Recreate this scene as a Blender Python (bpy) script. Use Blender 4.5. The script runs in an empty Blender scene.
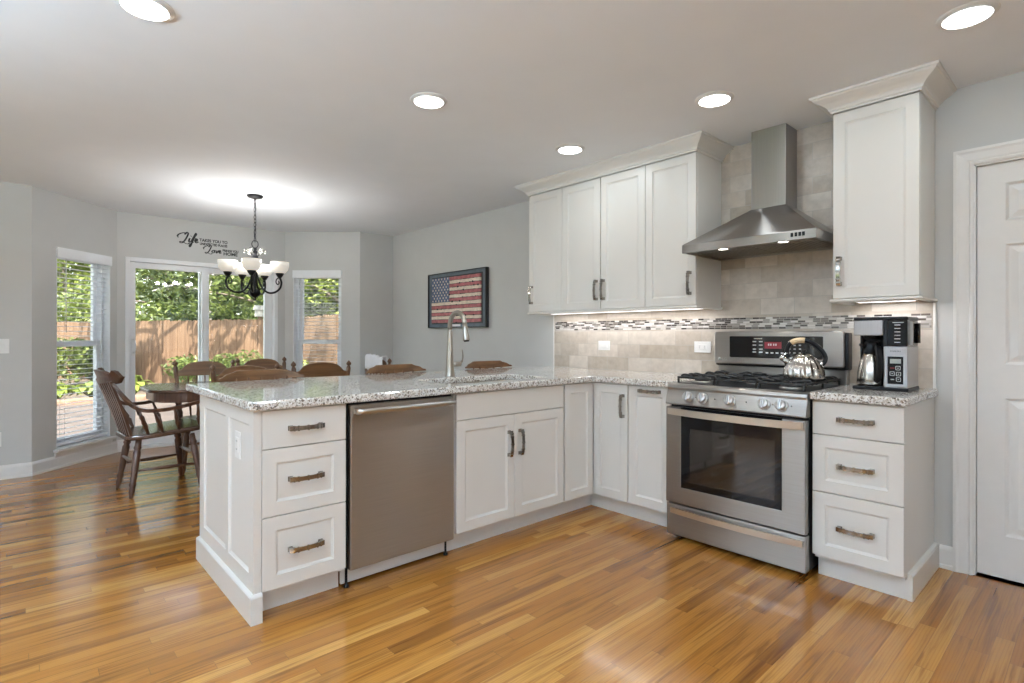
import bpy, bmesh, math, random
from mathutils import Vector, Matrix, noise as mnoise
PI = math.pi
S = bpy.context.scene
COL = S.collection
random.seed(7)

# ---------------------------------------------------------------- camera, world, sun, exposure
cam_data = bpy.data.cameras.new('camera')
cam = bpy.data.objects.new('camera', cam_data); COL.objects.link(cam)
cam.location = (2.3634, -3.5149, 1.185)
cam.rotation_euler = (PI/2, -0.0016, 0.833)
cam_data.sensor_width = 36.0
cam_data.lens = 544.55/1024*36
cam_data.shift_y = -5.94/1024
cam_data.clip_start = 0.05; cam_data.clip_end = 300
S.camera = cam

world = bpy.data.worlds.new('sky'); S.world = world; world.use_nodes = True
wn = world.node_tree; wn.nodes.clear()
wo = wn.nodes.new('ShaderNodeOutputWorld'); wb = wn.nodes.new('ShaderNodeBackground')
ws = wn.nodes.new('ShaderNodeTexSky'); ws.sky_type = 'NISHITA'; ws.sun_disc = False
ws.sun_elevation = math.radians(52); ws.sun_rotation = math.radians(120); ws.air_density = 1.0; ws.dust_density = 2.0
wb.inputs['Strength'].default_value = 0.8
wh = wn.nodes.new('ShaderNodeHueSaturation'); wh.inputs['Saturation'].default_value = 0.5
wn.links.new(ws.outputs[0], wh.inputs['Color']); wn.links.new(wh.outputs[0], wb.inputs['Color']); wn.links.new(wb.outputs[0], wo.inputs['Surface'])

sun_data = bpy.data.lights.new('sun', 'SUN'); sun = bpy.data.objects.new('sun', sun_data); COL.objects.link(sun)
sun_data.energy = 17.5; sun_data.angle = math.radians(0.5); sun_data.color = (1.0, 0.95, 0.87)
sun.rotation_euler = Vector((-0.62, 0.42, -0.95)).to_track_quat('-Z', 'Y').to_euler()
sun.location = (8, -6, 12)

LAMP_W = 2.45            # each recessed ceiling lamp
LAMP_COL = (0.85, 0.945, 1.0)
UP_W = 136.0             # each uplight added behind the camera to brighten the ceiling
S.view_settings.view_transform = 'Standard'; S.view_settings.look = 'None'
S.view_settings.exposure = 0.22; S.view_settings.gamma = 1.0; S.view_settings.use_curve_mapping = False

# ---------------------------------------------------------------- materials
MATS = {}
def new_mat(name):
    m = bpy.data.materials.new(name); m.use_nodes = True
    nt = m.node_tree; b = nt.nodes['Principled BSDF']; MATS[name] = m
    return m, nt, b
def N(nt, kind, **kw):
    n = nt.nodes.new(kind)
    for k, v in kw.items(): setattr(n, k, v)
    return n
def L(nt, a, b): nt.links.new(a, b)
def math_node(nt, op, a, b=None, c=None):
    n = nt.nodes.new('ShaderNodeMath'); n.operation = op
    for i, v in enumerate((a, b, c)):
        if v is None: continue
        if isinstance(v, (int, float)): n.inputs[i].default_value = v
        else: nt.links.new(v, n.inputs[i])
    return n.outputs[0]
def ramp(nt, fac, stops, interp='LINEAR'):
    r = nt.nodes.new('ShaderNodeValToRGB'); r.color_ramp.interpolation = interp
    el = r.color_ramp.elements
    while len(el) < len(stops): el.new(0.5)
    for e, (p, c) in zip(el, stops): e.position = p; e.color = (*c, 1)
    nt.links.new(fac, r.inputs[0]); return r.outputs[0]
def mixc(nt, fac, a, b, mode='MIX'):
    n = nt.nodes.new('ShaderNodeMix'); n.data_type = 'RGBA'; n.blend_type = mode
    for sock, v in ((n.inputs[0], fac), (n.inputs[6], a), (n.inputs[7], b)):
        if isinstance(v, (int, float)): sock.default_value = v
        elif isinstance(v, tuple): sock.default_value = (*v, 1)
        else: nt.links.new(v, sock)
    return n.outputs[2]
def coords(nt, scale=(1, 1, 1), rot=(0, 0, 0)):
    t = nt.nodes.new('ShaderNodeTexCoord'); mp = nt.nodes.new('ShaderNodeMapping')
    mp.inputs['Scale'].default_value = scale; mp.inputs['Rotation'].default_value = rot
    nt.links.new(t.outputs['Object'], mp.inputs[0]); return mp.outputs[0]
def bump(nt, b, h, strength=0.2, dist=0.002):
    n = nt.nodes.new('ShaderNodeBump'); n.inputs['Strength'].default_value = strength; n.inputs['Distance'].default_value = dist
    nt.links.new(h, n.inputs['Height']); nt.links.new(n.outputs[0], b.inputs['Normal'])
def simple(name, col, rough=0.5, metal=0.0, var=0.0, vscale=20, spec=0.5, coat=0.0, emit=None, estr=0.0):
    m, nt, b = new_mat(name)
    b.inputs['Base Color'].default_value = (*col, 1); b.inputs['Roughness'].default_value = rough
    b.inputs['Metallic'].default_value = metal; b.inputs['Specular IOR Level'].default_value = spec
    b.inputs['Coat Weight'].default_value = coat
    n = N(nt, 'ShaderNodeTexNoise'); n.inputs['Scale'].default_value = vscale; n.inputs['Detail'].default_value = 4
    L(nt, coords(nt), n.inputs['Vector'])
    lo = tuple(max(0, c*(1-var)) for c in col); hi = tuple(min(1, c*(1+var)) for c in col)
    L(nt, ramp(nt, n.outputs[0], [(0.3, lo), (0.7, hi)]), b.inputs['Base Color'])
    if emit: b.inputs['Emission Color'].default_value = (*emit, 1); b.inputs['Emission Strength'].default_value = estr
    return m
simple('wall_paint', (0.575, 0.57, 0.55), 0.6, var=0.015, vscale=6)
simple('ceiling_paint', (0.825, 0.85, 0.88), 0.8, var=0.01, vscale=5)
simple('white_trim', (0.78, 0.765, 0.74), 0.35, var=0.01)
simple('cabinet_paint', (0.73, 0.705, 0.665), 0.33, var=0.012, vscale=4)
simple('white_vinyl', (0.82, 0.83, 0.84), 0.35, var=0.01)
simple('blind_white', (0.84, 0.85, 0.87), 0.4, var=0.01)
simple('white_plastic', (0.82, 0.81, 0.79), 0.3, var=0.01)
simple('dark_gap', (0.02, 0.02, 0.02), 0.6)
simple('black_plastic', (0.009, 0.009, 0.010), 0.35, spec=0.22)
simple('black_satin', (0.012, 0.012, 0.013), 0.3, spec=0.25)
simple('black_glass', (0.004, 0.004, 0.005), 0.04, spec=0.35)
simple('cast_iron', (0.010, 0.010, 0.010), 0.5, var=0.3, vscale=90)
simple('bronze_black', (0.018, 0.018, 0.02), 0.38, 0.6)
simple('nickel', (0.46, 0.42, 0.37), 0.22, 1.0, var=0.06)
simple('faucet_nickel', (0.38, 0.345, 0.30), 0.28, 1.0, var=0.03)
simple('pull_metal', (0.36, 0.335, 0.305), 0.13, 1.0, var=0.2, vscale=60)
simple('knob_metal', (0.55, 0.54, 0.53), 0.28, 1.0)
simple('handle_metal', (0.68, 0.61, 0.53), 0.30, 1.0)
simple('kettle_steel', (0.50, 0.475, 0.44), 0.2, 1.0)
simple('oven_glass', (0.02, 0.014, 0.010), 0.05, spec=0.7)
simple('chrome', (0.72, 0.72, 0.72), 0.1, 1.0)
simple('wood_cork', (0.62, 0.46, 0.27), 0.5, var=0.15, vscale=60)
simple('paper_white', (0.85, 0.85, 0.85), 0.7)
simple('frame_black', (0.015, 0.015, 0.016), 0.3)
simple('mat_slate', (0.11, 0.145, 0.175), 0.6, var=0.25, vscale=9)
simple('flag_red', (0.47, 0.15, 0.155), 0.7, var=0.3, vscale=22)
simple('flag_cream', (0.80, 0.69, 0.56), 0.7, var=0.15, vscale=25)
simple('flag_blue', (0.11, 0.145, 0.24), 0.7, var=0.3, vscale=30)
simple('flag_mark', (0.02, 0.02, 0.025), 0.7)
simple('vinyl_black', (0.01, 0.01, 0.01), 0.5)
simple('red_display', (0.09, 0.006, 0.012), 0.3, emit=(0.5, 0.02, 0.05), estr=0.2)
simple('print_white', (0.6, 0.6, 0.6), 0.5)
simple('lcd_grey', (0.36, 0.38, 0.36), 0.3)
simple('grey_stone', (0.45, 0.43, 0.40), 0.8, var=0.2)
simple('cloth_white', (0.80, 0.79, 0.80), 0.9, var=0.03)
simple('lamp_lens', (0.9, 0.9, 0.88), 0.5, emit=(1.0, 0.97, 0.92), estr=7.0)
simple('shade_glass', (0.86, 0.82, 0.74), 0.35, emit=(1.0, 0.93, 0.82), estr=0.30, var=0.05, vscale=25)
simple('led_strip', (0.9, 0.9, 0.9), 0.5, emit=(1.0, 0.96, 0.93), estr=3.0)
simple('bark', (0.15, 0.12, 0.095), 0.9, var=0.4, vscale=14)
simple('pale_bark', (0.42, 0.40, 0.37), 0.9, var=0.4, vscale=10)
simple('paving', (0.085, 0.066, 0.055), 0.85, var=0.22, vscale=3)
simple('timber_edge', (0.24, 0.14, 0.09), 0.8, var=0.3, vscale=8)
simple('shed_dark', (0.07, 0.075, 0.075), 0.8, var=0.2)
simple('soil', (0.10, 0.075, 0.05), 0.95, var=0.5, vscale=5)
simple('lawn', (0.12, 0.2, 0.05), 0.95, var=0.4, vscale=4)
simple('crystal', (0.36, 0.35, 0.32), 0.15, 0.6)
simple('metal_dark_filter', (0.30, 0.29, 0.27), 0.35, 1.0)
simple('outside_wall', (0.5, 0.48, 0.44), 0.8, var=0.05)

def steel(name, col, rough, axis):
    m, nt, b = new_mat(name)
    sc = [4, 4, 4]
    for i in range(3):
        if i != axis: sc[i] = 260
    n = N(nt, 'ShaderNodeTexNoise'); n.inputs['Scale'].default_value = 1.0; n.inputs['Detail'].default_value = 3
    L(nt, coords(nt, tuple(sc)), n.inputs['Vector'])
    L(nt, ramp(nt, n.outputs[0], [(0.3, tuple(c*0.93 for c in col)), (0.7, col)]), b.inputs['Base Color'])
    b.inputs['Metallic'].default_value = 1.0; b.inputs['Roughness'].default_value = rough
    b.inputs['Anisotropic'].default_value = 0.97; b.inputs['Anisotropic Rotation'].default_value = 0.25
    tg = N(nt, 'ShaderNodeTangent', direction_type='RADIAL', axis='Z'); L(nt, tg.outputs[0], b.inputs['Tangent'])
steel('steel_x', (0.37, 0.35, 0.33), 0.34, 0)
steel('steel_y', (0.50, 0.455, 0.41), 0.46, 1)
steel('steel_v', (0.42, 0.405, 0.40), 0.34, 2)

def oak_floor():
    m, nt, b = new_mat('oak_floor')
    t = N(nt, 'ShaderNodeTexCoord'); sp = N(nt, 'ShaderNodeSeparateXYZ'); L(nt, t.outputs['Object'], sp.inputs[0])
    xs = math_node(nt, 'DIVIDE', sp.outputs[0], 0.0572)
    ix = math_node(nt, 'FLOOR', xs); fx = math_node(nt, 'FRACT', xs)
    w1 = N(nt, 'ShaderNodeTexWhiteNoise', noise_dimensions='1D'); L(nt, ix, w1.inputs['W'])
    yo = math_node(nt, 'ADD', math_node(nt, 'DIVIDE', sp.outputs[1], 0.95), math_node(nt, 'MULTIPLY', w1.outputs[0], 9.0))
    iy = math_node(nt, 'FLOOR', yo); fy = math_node(nt, 'FRACT', yo)
    cb = N(nt, 'ShaderNodeCombineXYZ'); L(nt, ix, cb.inputs[0]); L(nt, iy, cb.inputs[1])
    w2 = N(nt, 'ShaderNodeTexWhiteNoise', noise_dimensions='2D'); L(nt, cb.outputs[0], w2.inputs['Vector'])
    base = ramp(nt, w2.outputs[0], [(0.0, (0.22, 0.082, 0.013)), (0.2, (0.305, 0.12, 0.020)), (0.6, (0.375, 0.158, 0.028)), (0.85, (0.435, 0.197, 0.040)), (1.0, (0.52, 0.262, 0.066))])
    # grain, shifted board by board
    off = N(nt, 'ShaderNodeCombineXYZ'); L(nt, math_node(nt, 'MULTIPLY', w2.outputs[0], 37.0), off.inputs[2])
    mp = N(nt, 'ShaderNodeMapping'); mp.inputs['Scale'].default_value = (46, 2.2, 1); L(nt, t.outputs['Object'], mp.inputs[0])
    ad = N(nt, 'ShaderNodeVectorMath', operation='ADD'); L(nt, mp.outputs[0], ad.inputs[0]); L(nt, off.outputs[0], ad.inputs[1])
    n1 = N(nt, 'ShaderNodeTexNoise'); n1.inputs['Scale'].default_value = 1.0; n1.inputs['Detail'].default_value = 5; n1.inputs['Distortion'].default_value = 0.7
    L(nt, ad.outputs[0], n1.inputs['Vector'])
    g = ramp(nt, n1.outputs[0], [(0.32, (0.60, 0.53, 0.47)), (0.5, (1, 1, 1)), (0.72, (1.1, 1.08, 1.05))])
    c = mixc(nt, 1.0, base, g, 'MULTIPLY')
    mp2 = N(nt, 'ShaderNodeMapping'); mp2.inputs['Scale'].default_value = (14, 1.1, 1); L(nt, t.outputs['Object'], mp2.inputs[0])
    ad2 = N(nt, 'ShaderNodeVectorMath', operation='ADD'); L(nt, mp2.outputs[0], ad2.inputs[0]); L(nt, off.outputs[0], ad2.inputs[1])
    wv = N(nt, 'ShaderNodeTexWave', wave_type='BANDS', bands_direction='X'); wv.inputs['Scale'].default_value = 2.2
    wv.inputs['Distortion'].default_value = 7.0; wv.inputs['Detail'].default_value = 2; wv.inputs['Detail Scale'].default_value = 0.8
    L(nt, ad2.outputs[0], wv.inputs['Vector'])
    g2 = ramp(nt, wv.outputs[0], [(0.0, (0.78, 0.72, 0.66)), (0.45, (1, 1, 1))])
    c = mixc(nt, 0.55, c, mixc(nt, 1.0, c, g2, 'MULTIPLY'))
    e1 = math_node(nt, 'LESS_THAN', fx, 0.028); e2 = math_node(nt, 'LESS_THAN', fy, 0.0022)
    gap = math_node(nt, 'MAXIMUM', e1, e2)
    c = mixc(nt, math_node(nt, 'MULTIPLY', gap, 0.55), c, (0.10, 0.05, 0.02))
    L(nt, c, b.inputs['Base Color'])
    L(nt, ramp(nt, n1.outputs[0], [(0.3, (0.24,)*3), (0.7, (0.17,)*3)]), b.inputs['Roughness'])
    b.inputs['Specular IOR Level'].default_value = 0.4; b.inputs['Coat Weight'].default_value = 0.28; b.inputs['Coat Roughness'].default_value = 0.10; b.inputs['Coat IOR'].default_value = 1.5
    h = math_node(nt, 'SUBTRACT', n1.outputs[0], math_node(nt, 'MULTIPLY', gap, 1.5)); bump(nt, b, h, 0.045, 0.001)
oak_floor()

def granite():
    m, nt, b = new_mat('granite')
    v = coords(nt)
    v1 = N(nt, 'ShaderNodeTexVoronoi'); v1.inputs['Scale'].default_value = 150; L(nt, v, v1.inputs['Vector'])
    n1 = N(nt, 'ShaderNodeTexNoise'); n1.inputs['Scale'].default_value = 26; n1.inputs['Detail'].default_value = 5; L(nt, v, n1.inputs['Vector'])
    wn_ = N(nt, 'ShaderNodeSeparateColor'); L(nt, v1.outputs['Color'], wn_.inputs[0])
    f = math_node(nt, 'ADD', math_node(nt, 'MULTIPLY', wn_.outputs[0], 0.62), math_node(nt, 'MULTIPLY', n1.outputs[0], 0.42))
    c = ramp(nt, f, [(0.0, (0.04, 0.036, 0.032)), (0.25, (0.13, 0.11, 0.095)), (0.32, (0.38, 0.325, 0.27)), (0.43, (0.58, 0.54, 0.485)), (0.56, (0.72, 0.70, 0.67)), (0.8, (0.82, 0.81, 0.79))])
    n2 = N(nt, 'ShaderNodeTexNoise'); n2.inputs['Scale'].default_value = 75; n2.inputs['Detail'].default_value = 3; L(nt, v, n2.inputs['Vector'])
    c = mixc(nt, ramp(nt, n2.outputs[0], [(0.60, (0, 0, 0)), (0.66, (1, 1, 1))]), c, (0.20, 0.155, 0.12))
    L(nt, c, b.inputs['Base Color']); b.inputs['Roughness'].default_value = 0.06; b.inputs['Specular IOR Level'].default_value = 0.9
granite()

def tile(name, bw, bh, mortar, stops, grout, offs, freq, seed, rough, noise_amt, mscale=3.0):
    m, nt, b = new_mat(name)
    t = N(nt, 'ShaderNodeTexCoord'); sp = N(nt, 'ShaderNodeSeparateXYZ'); L(nt, t.outputs['Object'], sp.inputs[0])
    zr = math_node(nt, 'DIVIDE', math_node(nt, 'ADD', sp.outputs[2], seed), bh)
    iz = math_node(nt, 'FLOOR', zr); fz = math_node(nt, 'FRACT', zr)
    if freq: sh = math_node(nt, 'MULTIPLY', math_node(nt, 'MODULO', iz, 2.0), offs)
    else:
        w = N(nt, 'ShaderNodeTexWhiteNoise', noise_dimensions='1D'); L(nt, iz, w.inputs['W']); sh = math_node(nt, 'MULTIPLY', w.outputs[0], 11.0)
    xr = math_node(nt, 'ADD', math_node(nt, 'DIVIDE', math_node(nt, 'ADD', sp.outputs[0], 10.0), bw), sh)
    ix = math_node(nt, 'FLOOR', xr); fx = math_node(nt, 'FRACT', xr)
    cb = N(nt, 'ShaderNodeCombineXYZ'); L(nt, ix, cb.inputs[0]); L(nt, iz, cb.inputs[1])
    wn2 = N(nt, 'ShaderNodeTexWhiteNoise', noise_dimensions='2D'); L(nt, cb.outputs[0], wn2.inputs['Vector'])
    c = ramp(nt, wn2.outputs[0], stops, 'LINEAR' if freq else 'CONSTANT')
    n1 = N(nt, 'ShaderNodeTexNoise'); n1.inputs['Scale'].default_value = 16; n1.inputs['Detail'].default_value = 6; n1.inputs['Roughness'].default_value = 0.65
    L(nt, t.outputs['Object'], n1.inputs['Vector'])
    lo = 1-noise_amt; c = mixc(nt, 1.0, c, ramp(nt, n1.outputs[0], [(0.3, (lo, lo*0.985, lo*0.97)), (0.62, (1.05, 1.05, 1.05))]), 'MULTIPLY')
    ex = math_node(nt, 'LESS_THAN', fx, mortar/bw); ez = math_node(nt, 'LESS_THAN', fz, mortar/bh)
    gap = math_node(nt, 'MAXIMUM', ex, ez)
    c = mixc(nt, gap, c, grout); L(nt, c, b.inputs['Base Color']); b.inputs['Roughness'].default_value = rough
    bump(nt, b, math_node(nt, 'SUBTRACT', n1.outputs[0], math_node(nt, 'MULTIPLY', gap, 2.0)), 0.25, 0.0015)
tile('stone_tile', 0.203, 0.1015, 0.0032, [(0.0, (0.41, 0.345, 0.275)), (0.5, (0.505, 0.44, 0.37)), (1.0, (0.60, 0.54, 0.47))], (0.44, 0.40, 0.35), 0.5, True, 0.0, 0.32, 0.16)
tile('mosaic_tile', 0.042, 0.0125, 0.0022, [(0.0, (0.045, 0.038, 0.034)), (0.30, (0.13, 0.11, 0.095)), (0.48, (0.46, 0.43, 0.39)), (0.66, (0.28, 0.26, 0.24)), (0.78, (0.60, 0.57, 0.54))], (0.42, 0.39, 0.36), 0.5, False, -1.2285+1.25, 0.15, 0.05)

def wood(name, dark, light, rough=0.3, axis=2, scale=1.0):
    m, nt, b = new_mat(name)
    sc = [38*scale]*3; sc[axis] = 3*scale
    n = N(nt, 'ShaderNodeTexNoise'); n.inputs['Scale'].default_value = 1; n.inputs['Detail'].default_value = 5; n.inputs['Distortion'].default_value = 0.5
    L(nt, coords(nt, tuple(sc)), n.inputs['Vector'])
    L(nt, ramp(nt, n.outputs[0], [(0.3, dark), (0.7, light)]), b.inputs['Base Color']); b.inputs['Roughness'].default_value = rough
    b.inputs['Coat Weight'].default_value = 0.2; b.inputs['Coat Roughness'].default_value = 0.15
wood('walnut', (0.05, 0.021, 0.012), (0.12, 0.052, 0.028), 0.3)
wood('walnut_top', (0.05, 0.024, 0.015), (0.12, 0.058, 0.034), 0.24, axis=1)
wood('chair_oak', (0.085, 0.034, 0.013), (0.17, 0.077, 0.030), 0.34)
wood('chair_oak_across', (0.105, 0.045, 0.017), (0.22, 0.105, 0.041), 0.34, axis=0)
wood('fence_wood', (0.105, 0.058, 0.030), (0.18, 0.108, 0.06), 0.8, axis=2, scale=0.4)

def leaf(name, a, c):
    m, nt, b = new_mat(name)
    g = N(nt, 'ShaderNodeNewGeometry')
    L(nt, ramp(nt, g.outputs['Random Per Island'], [(0.0, a), (1.0, c)]), b.inputs['Base Color'])
    b.inputs['Roughness'].default_value = 0.5
    tr = N(nt, 'ShaderNodeBsdfTranslucent'); mx = N(nt, 'ShaderNodeMixShader'); mx.inputs[0].default_value = 0.35
    L(nt, ramp(nt, g.outputs['Random Per Island'], [(0.0, tuple(v*1.1 for v in a)), (1.0, tuple(v*1.15 for v in c))]), tr.inputs[0])
    out = nt.nodes['Material Output']; L(nt, b.outputs[0], mx.inputs[1]); L(nt, tr.outputs[0], mx.inputs[2]); L(nt, mx.outputs[0], out.inputs[0])
leaf('leaf_bright', (0.085, 0.125, 0.022), (0.33, 0.38, 0.09))
leaf('leaf_mid', (0.06, 0.10, 0.025), (0.25, 0.30, 0.085))
leaf('leaf_dark', (0.03, 0.05, 0.02), (0.14, 0.18, 0.085))
leaf('leaf_hosta', (0.11, 0.16, 0.02), (0.26, 0.32, 0.06))

def pane():
    m, nt, b = new_mat('window_glass'); nt.nodes.remove(b)
    t = N(nt, 'ShaderNodeBsdfTransparent'); t.inputs[0].default_value = (0.97, 0.98, 0.975, 1)
    g = N(nt, 'ShaderNodeBsdfGlossy'); g.inputs['Roughness'].default_value = 0.02
    lw = N(nt, 'ShaderNodeLayerWeight'); lw.inputs['Blend'].default_value = 0.5
    fac = math_node(nt, 'ADD', math_node(nt, 'MULTIPLY', math_node(nt, 'POWER', lw.outputs['Facing'], 5.0), 0.7), 0.025)
    mx = N(nt, 'ShaderNodeMixShader'); L(nt, fac, mx.inputs[0]); L(nt, t.outputs[0], mx.inputs[1]); L(nt, g.outputs[0], mx.inputs[2])
    L(nt, mx.outputs[0], nt.nodes['Material Output'].inputs[0])
pane()

# ---------------------------------------------------------------- mesh helpers
def V(*a): return Vector(a)
class MB:
    def __init__(s): s.v = []; s.f = []; s.mi = []; s.sm = []
    def add(s, verts, faces, mi=0, smooth=False, M=None):
        o = len(s.v)
        for p in verts: s.v.append(M @ Vector(p) if M is not None else Vector(p))
        for f in faces: s.f.append(tuple(i+o for i in f)); s.mi.append(mi); s.sm.append(smooth)
        return s
    def add_mesh(s, me, mi=0, smooth=False, M=None):
        return s.add([v.co for v in me.vertices], [tuple(p.vertices) for p in me.polygons], mi, smooth, M)
    def box(s, x0, x1, y0, y1, z0, z1, b=0.0, mi=0, M=None):
        x0, x1 = min(x0, x1), max(x0, x1); y0, y1 = min(y0, y1), max(y0, y1); z0, z1 = min(z0, z1), max(z0, z1)
        b = min(b, 0.45*min(x1-x0, y1-y0, z1-z0))
        if b <= 0:
            vs = [(x, y, z) for x in (x0, x1) for y in (y0, y1) for z in (z0, z1)]
            return s.add(vs, [(0, 1, 3, 2), (4, 6, 7, 5), (0, 4, 5, 1), (2, 3, 7, 6), (0, 2, 6, 4), (1, 5, 7, 3)], mi, False, M)
        bm = bmesh.new(); bmesh.ops.create_cube(bm, size=1.0)
        for v in bm.verts: v.co = Vector((x0+(v.co.x+.5)*(x1-x0), y0+(v.co.y+.5)*(y1-y0), z0+(v.co.z+.5)*(z1-z0)))
        bmesh.ops.bevel(bm, geom=bm.edges[:], offset=b, segments=2, profile=0.6, affect='EDGES')
        bm.verts.index_update()
        s.add([v.co.copy() for v in bm.verts], [tuple(v.index for v in f.verts) for f in bm.faces], mi, False, M); bm.free()
        return s
    def rings(s, loops, cap0=True, cap1=True, closed=True, mi=0, smooth=False, M=None):
        n = len(loops[0]); vs = [p for lp in loops for p in lp]; fs = []
        for k in range(len(loops)-1):
            for i in range(n if closed else n-1):
                j = (i+1) % n
                fs.append((k*n+i, k*n+j, (k+1)*n+j, (k+1)*n+i))
        if cap0: fs.append(tuple(range(n-1, -1, -1)))
        if cap1: fs.append(tuple(range((len(loops)-1)*n, len(loops)*n)))
        return s.add(vs, fs, mi, smooth, M)
    def lathe(s, prof, c=(0, 0, 0), seg=20, mi=0, M=None, axis='z', cap=True, smooth=True):
        lp = []
        for r, z in prof:
            ring = []
            for i in range(seg):
                a = 2*PI*i/seg; x, y = r*math.cos(a), r*math.sin(a)
                q = {'z': (x, y, z), 'x': (z, x, y), 'y': (y, z, x)}[axis]
                ring.append((c[0]+q[0], c[1]+q[1], c[2]+q[2]))
            lp.append(ring)
        return s.rings(lp, cap, cap, True, mi, smooth, M)
    def tube(s, pts, r, seg=8, mi=0, M=None, smooth=True, flat=1.0, upv=None, closed=False):
        pts = [Vector(p) for p in pts]; n = len(pts)
        rr = r if isinstance(r, (list, tuple)) else [r]*n
        lp = []; prev = None
        for i in range(n):
            t = (pts[(i+1) % n]-pts[i-1]) if closed else (pts[min(i+1, n-1)]-pts[max(i-1, 0)])
            t.normalize()
            if upv is not None: a = Vector(upv)-t*Vector(upv).dot(t)
            elif prev is None: a = t.orthogonal()
            else: a = prev-t*prev.dot(t)
            if a.length < 1e-6: a = t.orthogonal()
            a.normalize(); prev = a; b2 = t.cross(a)
            lp.append([pts[i]+a*(rr[i]*math.cos(2*PI*k/seg))+b2*(rr[i]*flat*math.sin(2*PI*k/seg)) for k in range(seg)])
        if closed: lp.append(lp[0])
        return s.rings(lp, not closed, not closed, True, mi, smooth, M)
    def bar(s, pts, w, t, upv, mi=0, M=None):
        """rectangular section swept along pts: w across upv x tangent, t along upv"""
        pts = [Vector(p) for p in pts]; lp = []; n = len(pts)
        for i in range(n):
            d = (pts[min(i+1, n-1)]-pts[max(i-1, 0)]).normalized()
            a = (Vector(upv)-d*Vector(upv).dot(d)).normalized(); b2 = d.cross(a)
            ww = w[i] if isinstance(w, (list, tuple)) else w; tt = t[i] if isinstance(t, (list, tuple)) else t
            lp.append([pts[i]+a*tt/2+b2*ww/2, pts[i]+a*tt/2-b2*ww/2, pts[i]-a*tt/2-b2*ww/2, pts[i]-a*tt/2+b2*ww/2])
        return s.rings(lp, True, True, True, mi, False, M)
    def shape(s, loops, t, b=0.0, M=None, mi=0, smooth=False):
        """flat outline (with holes) in local XY, thickness t centred on z=0, edges eased by b"""
        cu = bpy.data.curves.new('tmp', 'CURVE'); cu.dimensions = '2D'; cu.fill_mode = 'BOTH'
        cu.extrude = max(t/2-b, 1e-5); cu.bevel_depth = b; cu.bevel_resolution = 1; cu.offset = -b
        for lp in loops:
            sp = cu.splines.new('POLY'); sp.points.add(len(lp)-1); sp.use_cyclic_u = True
            for p, q in zip(sp.points, lp): p.co = (q[0], q[1], 0, 1)
        ob = bpy.data.objects.new('tmp', cu); COL.objects.link(ob)
        dg = bpy.context.evaluated_depsgraph_get(); dg.update()
        me = bpy.data.meshes.new_from_object(ob.evaluated_get(dg))
        bm = bmesh.new(); bm.from_mesh(me); bmesh.ops.remove_doubles(bm, verts=bm.verts, dist=1e-5); bm.to_mesh(me); bm.free()
        s.add_mesh(me, mi, smooth, M)
        bpy.data.objects.remove(ob); bpy.data.curves.remove(cu); bpy.data.meshes.remove(me)
        return s
    def text(s, body, size, M, mi=0, depth=0.0006, align='CENTER', width=1.0, bold=0.0):
        cu = bpy.data.curves.new('tmp', 'FONT'); cu.body = body; cu.size = size; cu.extrude = depth; cu.align_x = align; cu.offset = bold
        ob = bpy.data.objects.new('tmp', cu); COL.objects.link(ob)
        dg = bpy.context.evaluated_depsgraph_get(); dg.update()
        me = bpy.data.meshes.new_from_object(ob.evaluated_get(dg))
        s.add_mesh(me, mi, False, M @ Matrix.Diagonal((width, 1, 1, 1)))
        bpy.data.objects.remove(ob); bpy.data.curves.remove(cu); bpy.data.meshes.remove(me)
        return s
    def build(s, name, mat, parent=None, recalc=True, loc=None):
        me = bpy.data.meshes.new(name)
        off = Vector((0, 0, 0)); p = parent
        while p is not None: off += p.location; p = p.parent
        if loc is not None: off += Vector(loc)
        me.from_pydata([v-off for v in s.v], [], s.f)
        for m in (mat if isinstance(mat, (list, tuple)) else [mat]): me.materials.append(MATS[m])
        me.polygons.foreach_set('material_index', s.mi); me.polygons.foreach_set('use_smooth', s.sm)
        if recalc:
            bm = bmesh.new(); bm.from_mesh(me); bmesh.ops.recalc_face_normals(bm, faces=bm.faces); bm.to_mesh(me); bm.free()
        me.update()
        o = bpy.data.objects.new(name, me); COL.objects.link(o)
        if loc is not None: o.location = loc
        if parent is not None: o.parent = parent
        return o
def tag(o, label=None, cat=None, group=None, kind=None):
    if label: o['label'] = label
    if cat: o['category'] = cat
    if group: o['group'] = group
    if kind: o['kind'] = kind
    return o
def thing(name, label, cat, loc=(0, 0, 0), group=None):
    o = bpy.data.objects.new(name, None); COL.objects.link(o); o.location = loc; o.empty_display_size = 0.1
    return tag(o, label, cat, group)
def copy_tree(root, label=None):
    def rec(o, p):
        c = o.copy(); COL.objects.link(c); c.parent = p
        for k in [x for x in o.children]: rec(k, c)
        return c
    r = rec(root, None)
    if label: r['label'] = label
    return r
def frame(o, u, v, n):
    return Matrix(((u[0], v[0], n[0], o[0]), (u[1], v[1], n[1], o[1]), (u[2], v[2], n[2], o[2]), (0, 0, 0, 1)))
def rect(w, h, c, ins=0.0): return [(ins, ins, c), (w-ins, ins, c), (w-ins, h-ins, c), (ins, h-ins, c)]
def rrect(x0, x1, y0, y1, r, seg=5):
    rs = r if isinstance(r, (list, tuple)) else [r]*4; out = []
    for (cx, cy, a0), q in zip(((x1, y0, -90), (x1, y1, 0), (x0, y1, 90), (x0, y0, 180)), rs):
        sx = -1 if cx == x1 else 1; sy = -1 if cy == y1 else 1
        if q <= 0: out.append((cx, cy)); continue
        for i in range(seg+1):
            a = math.radians(a0+90*i/seg); out.append((cx+sx*q+q*math.cos(a), cy+sy*q+q*math.sin(a)))
    return out
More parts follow.
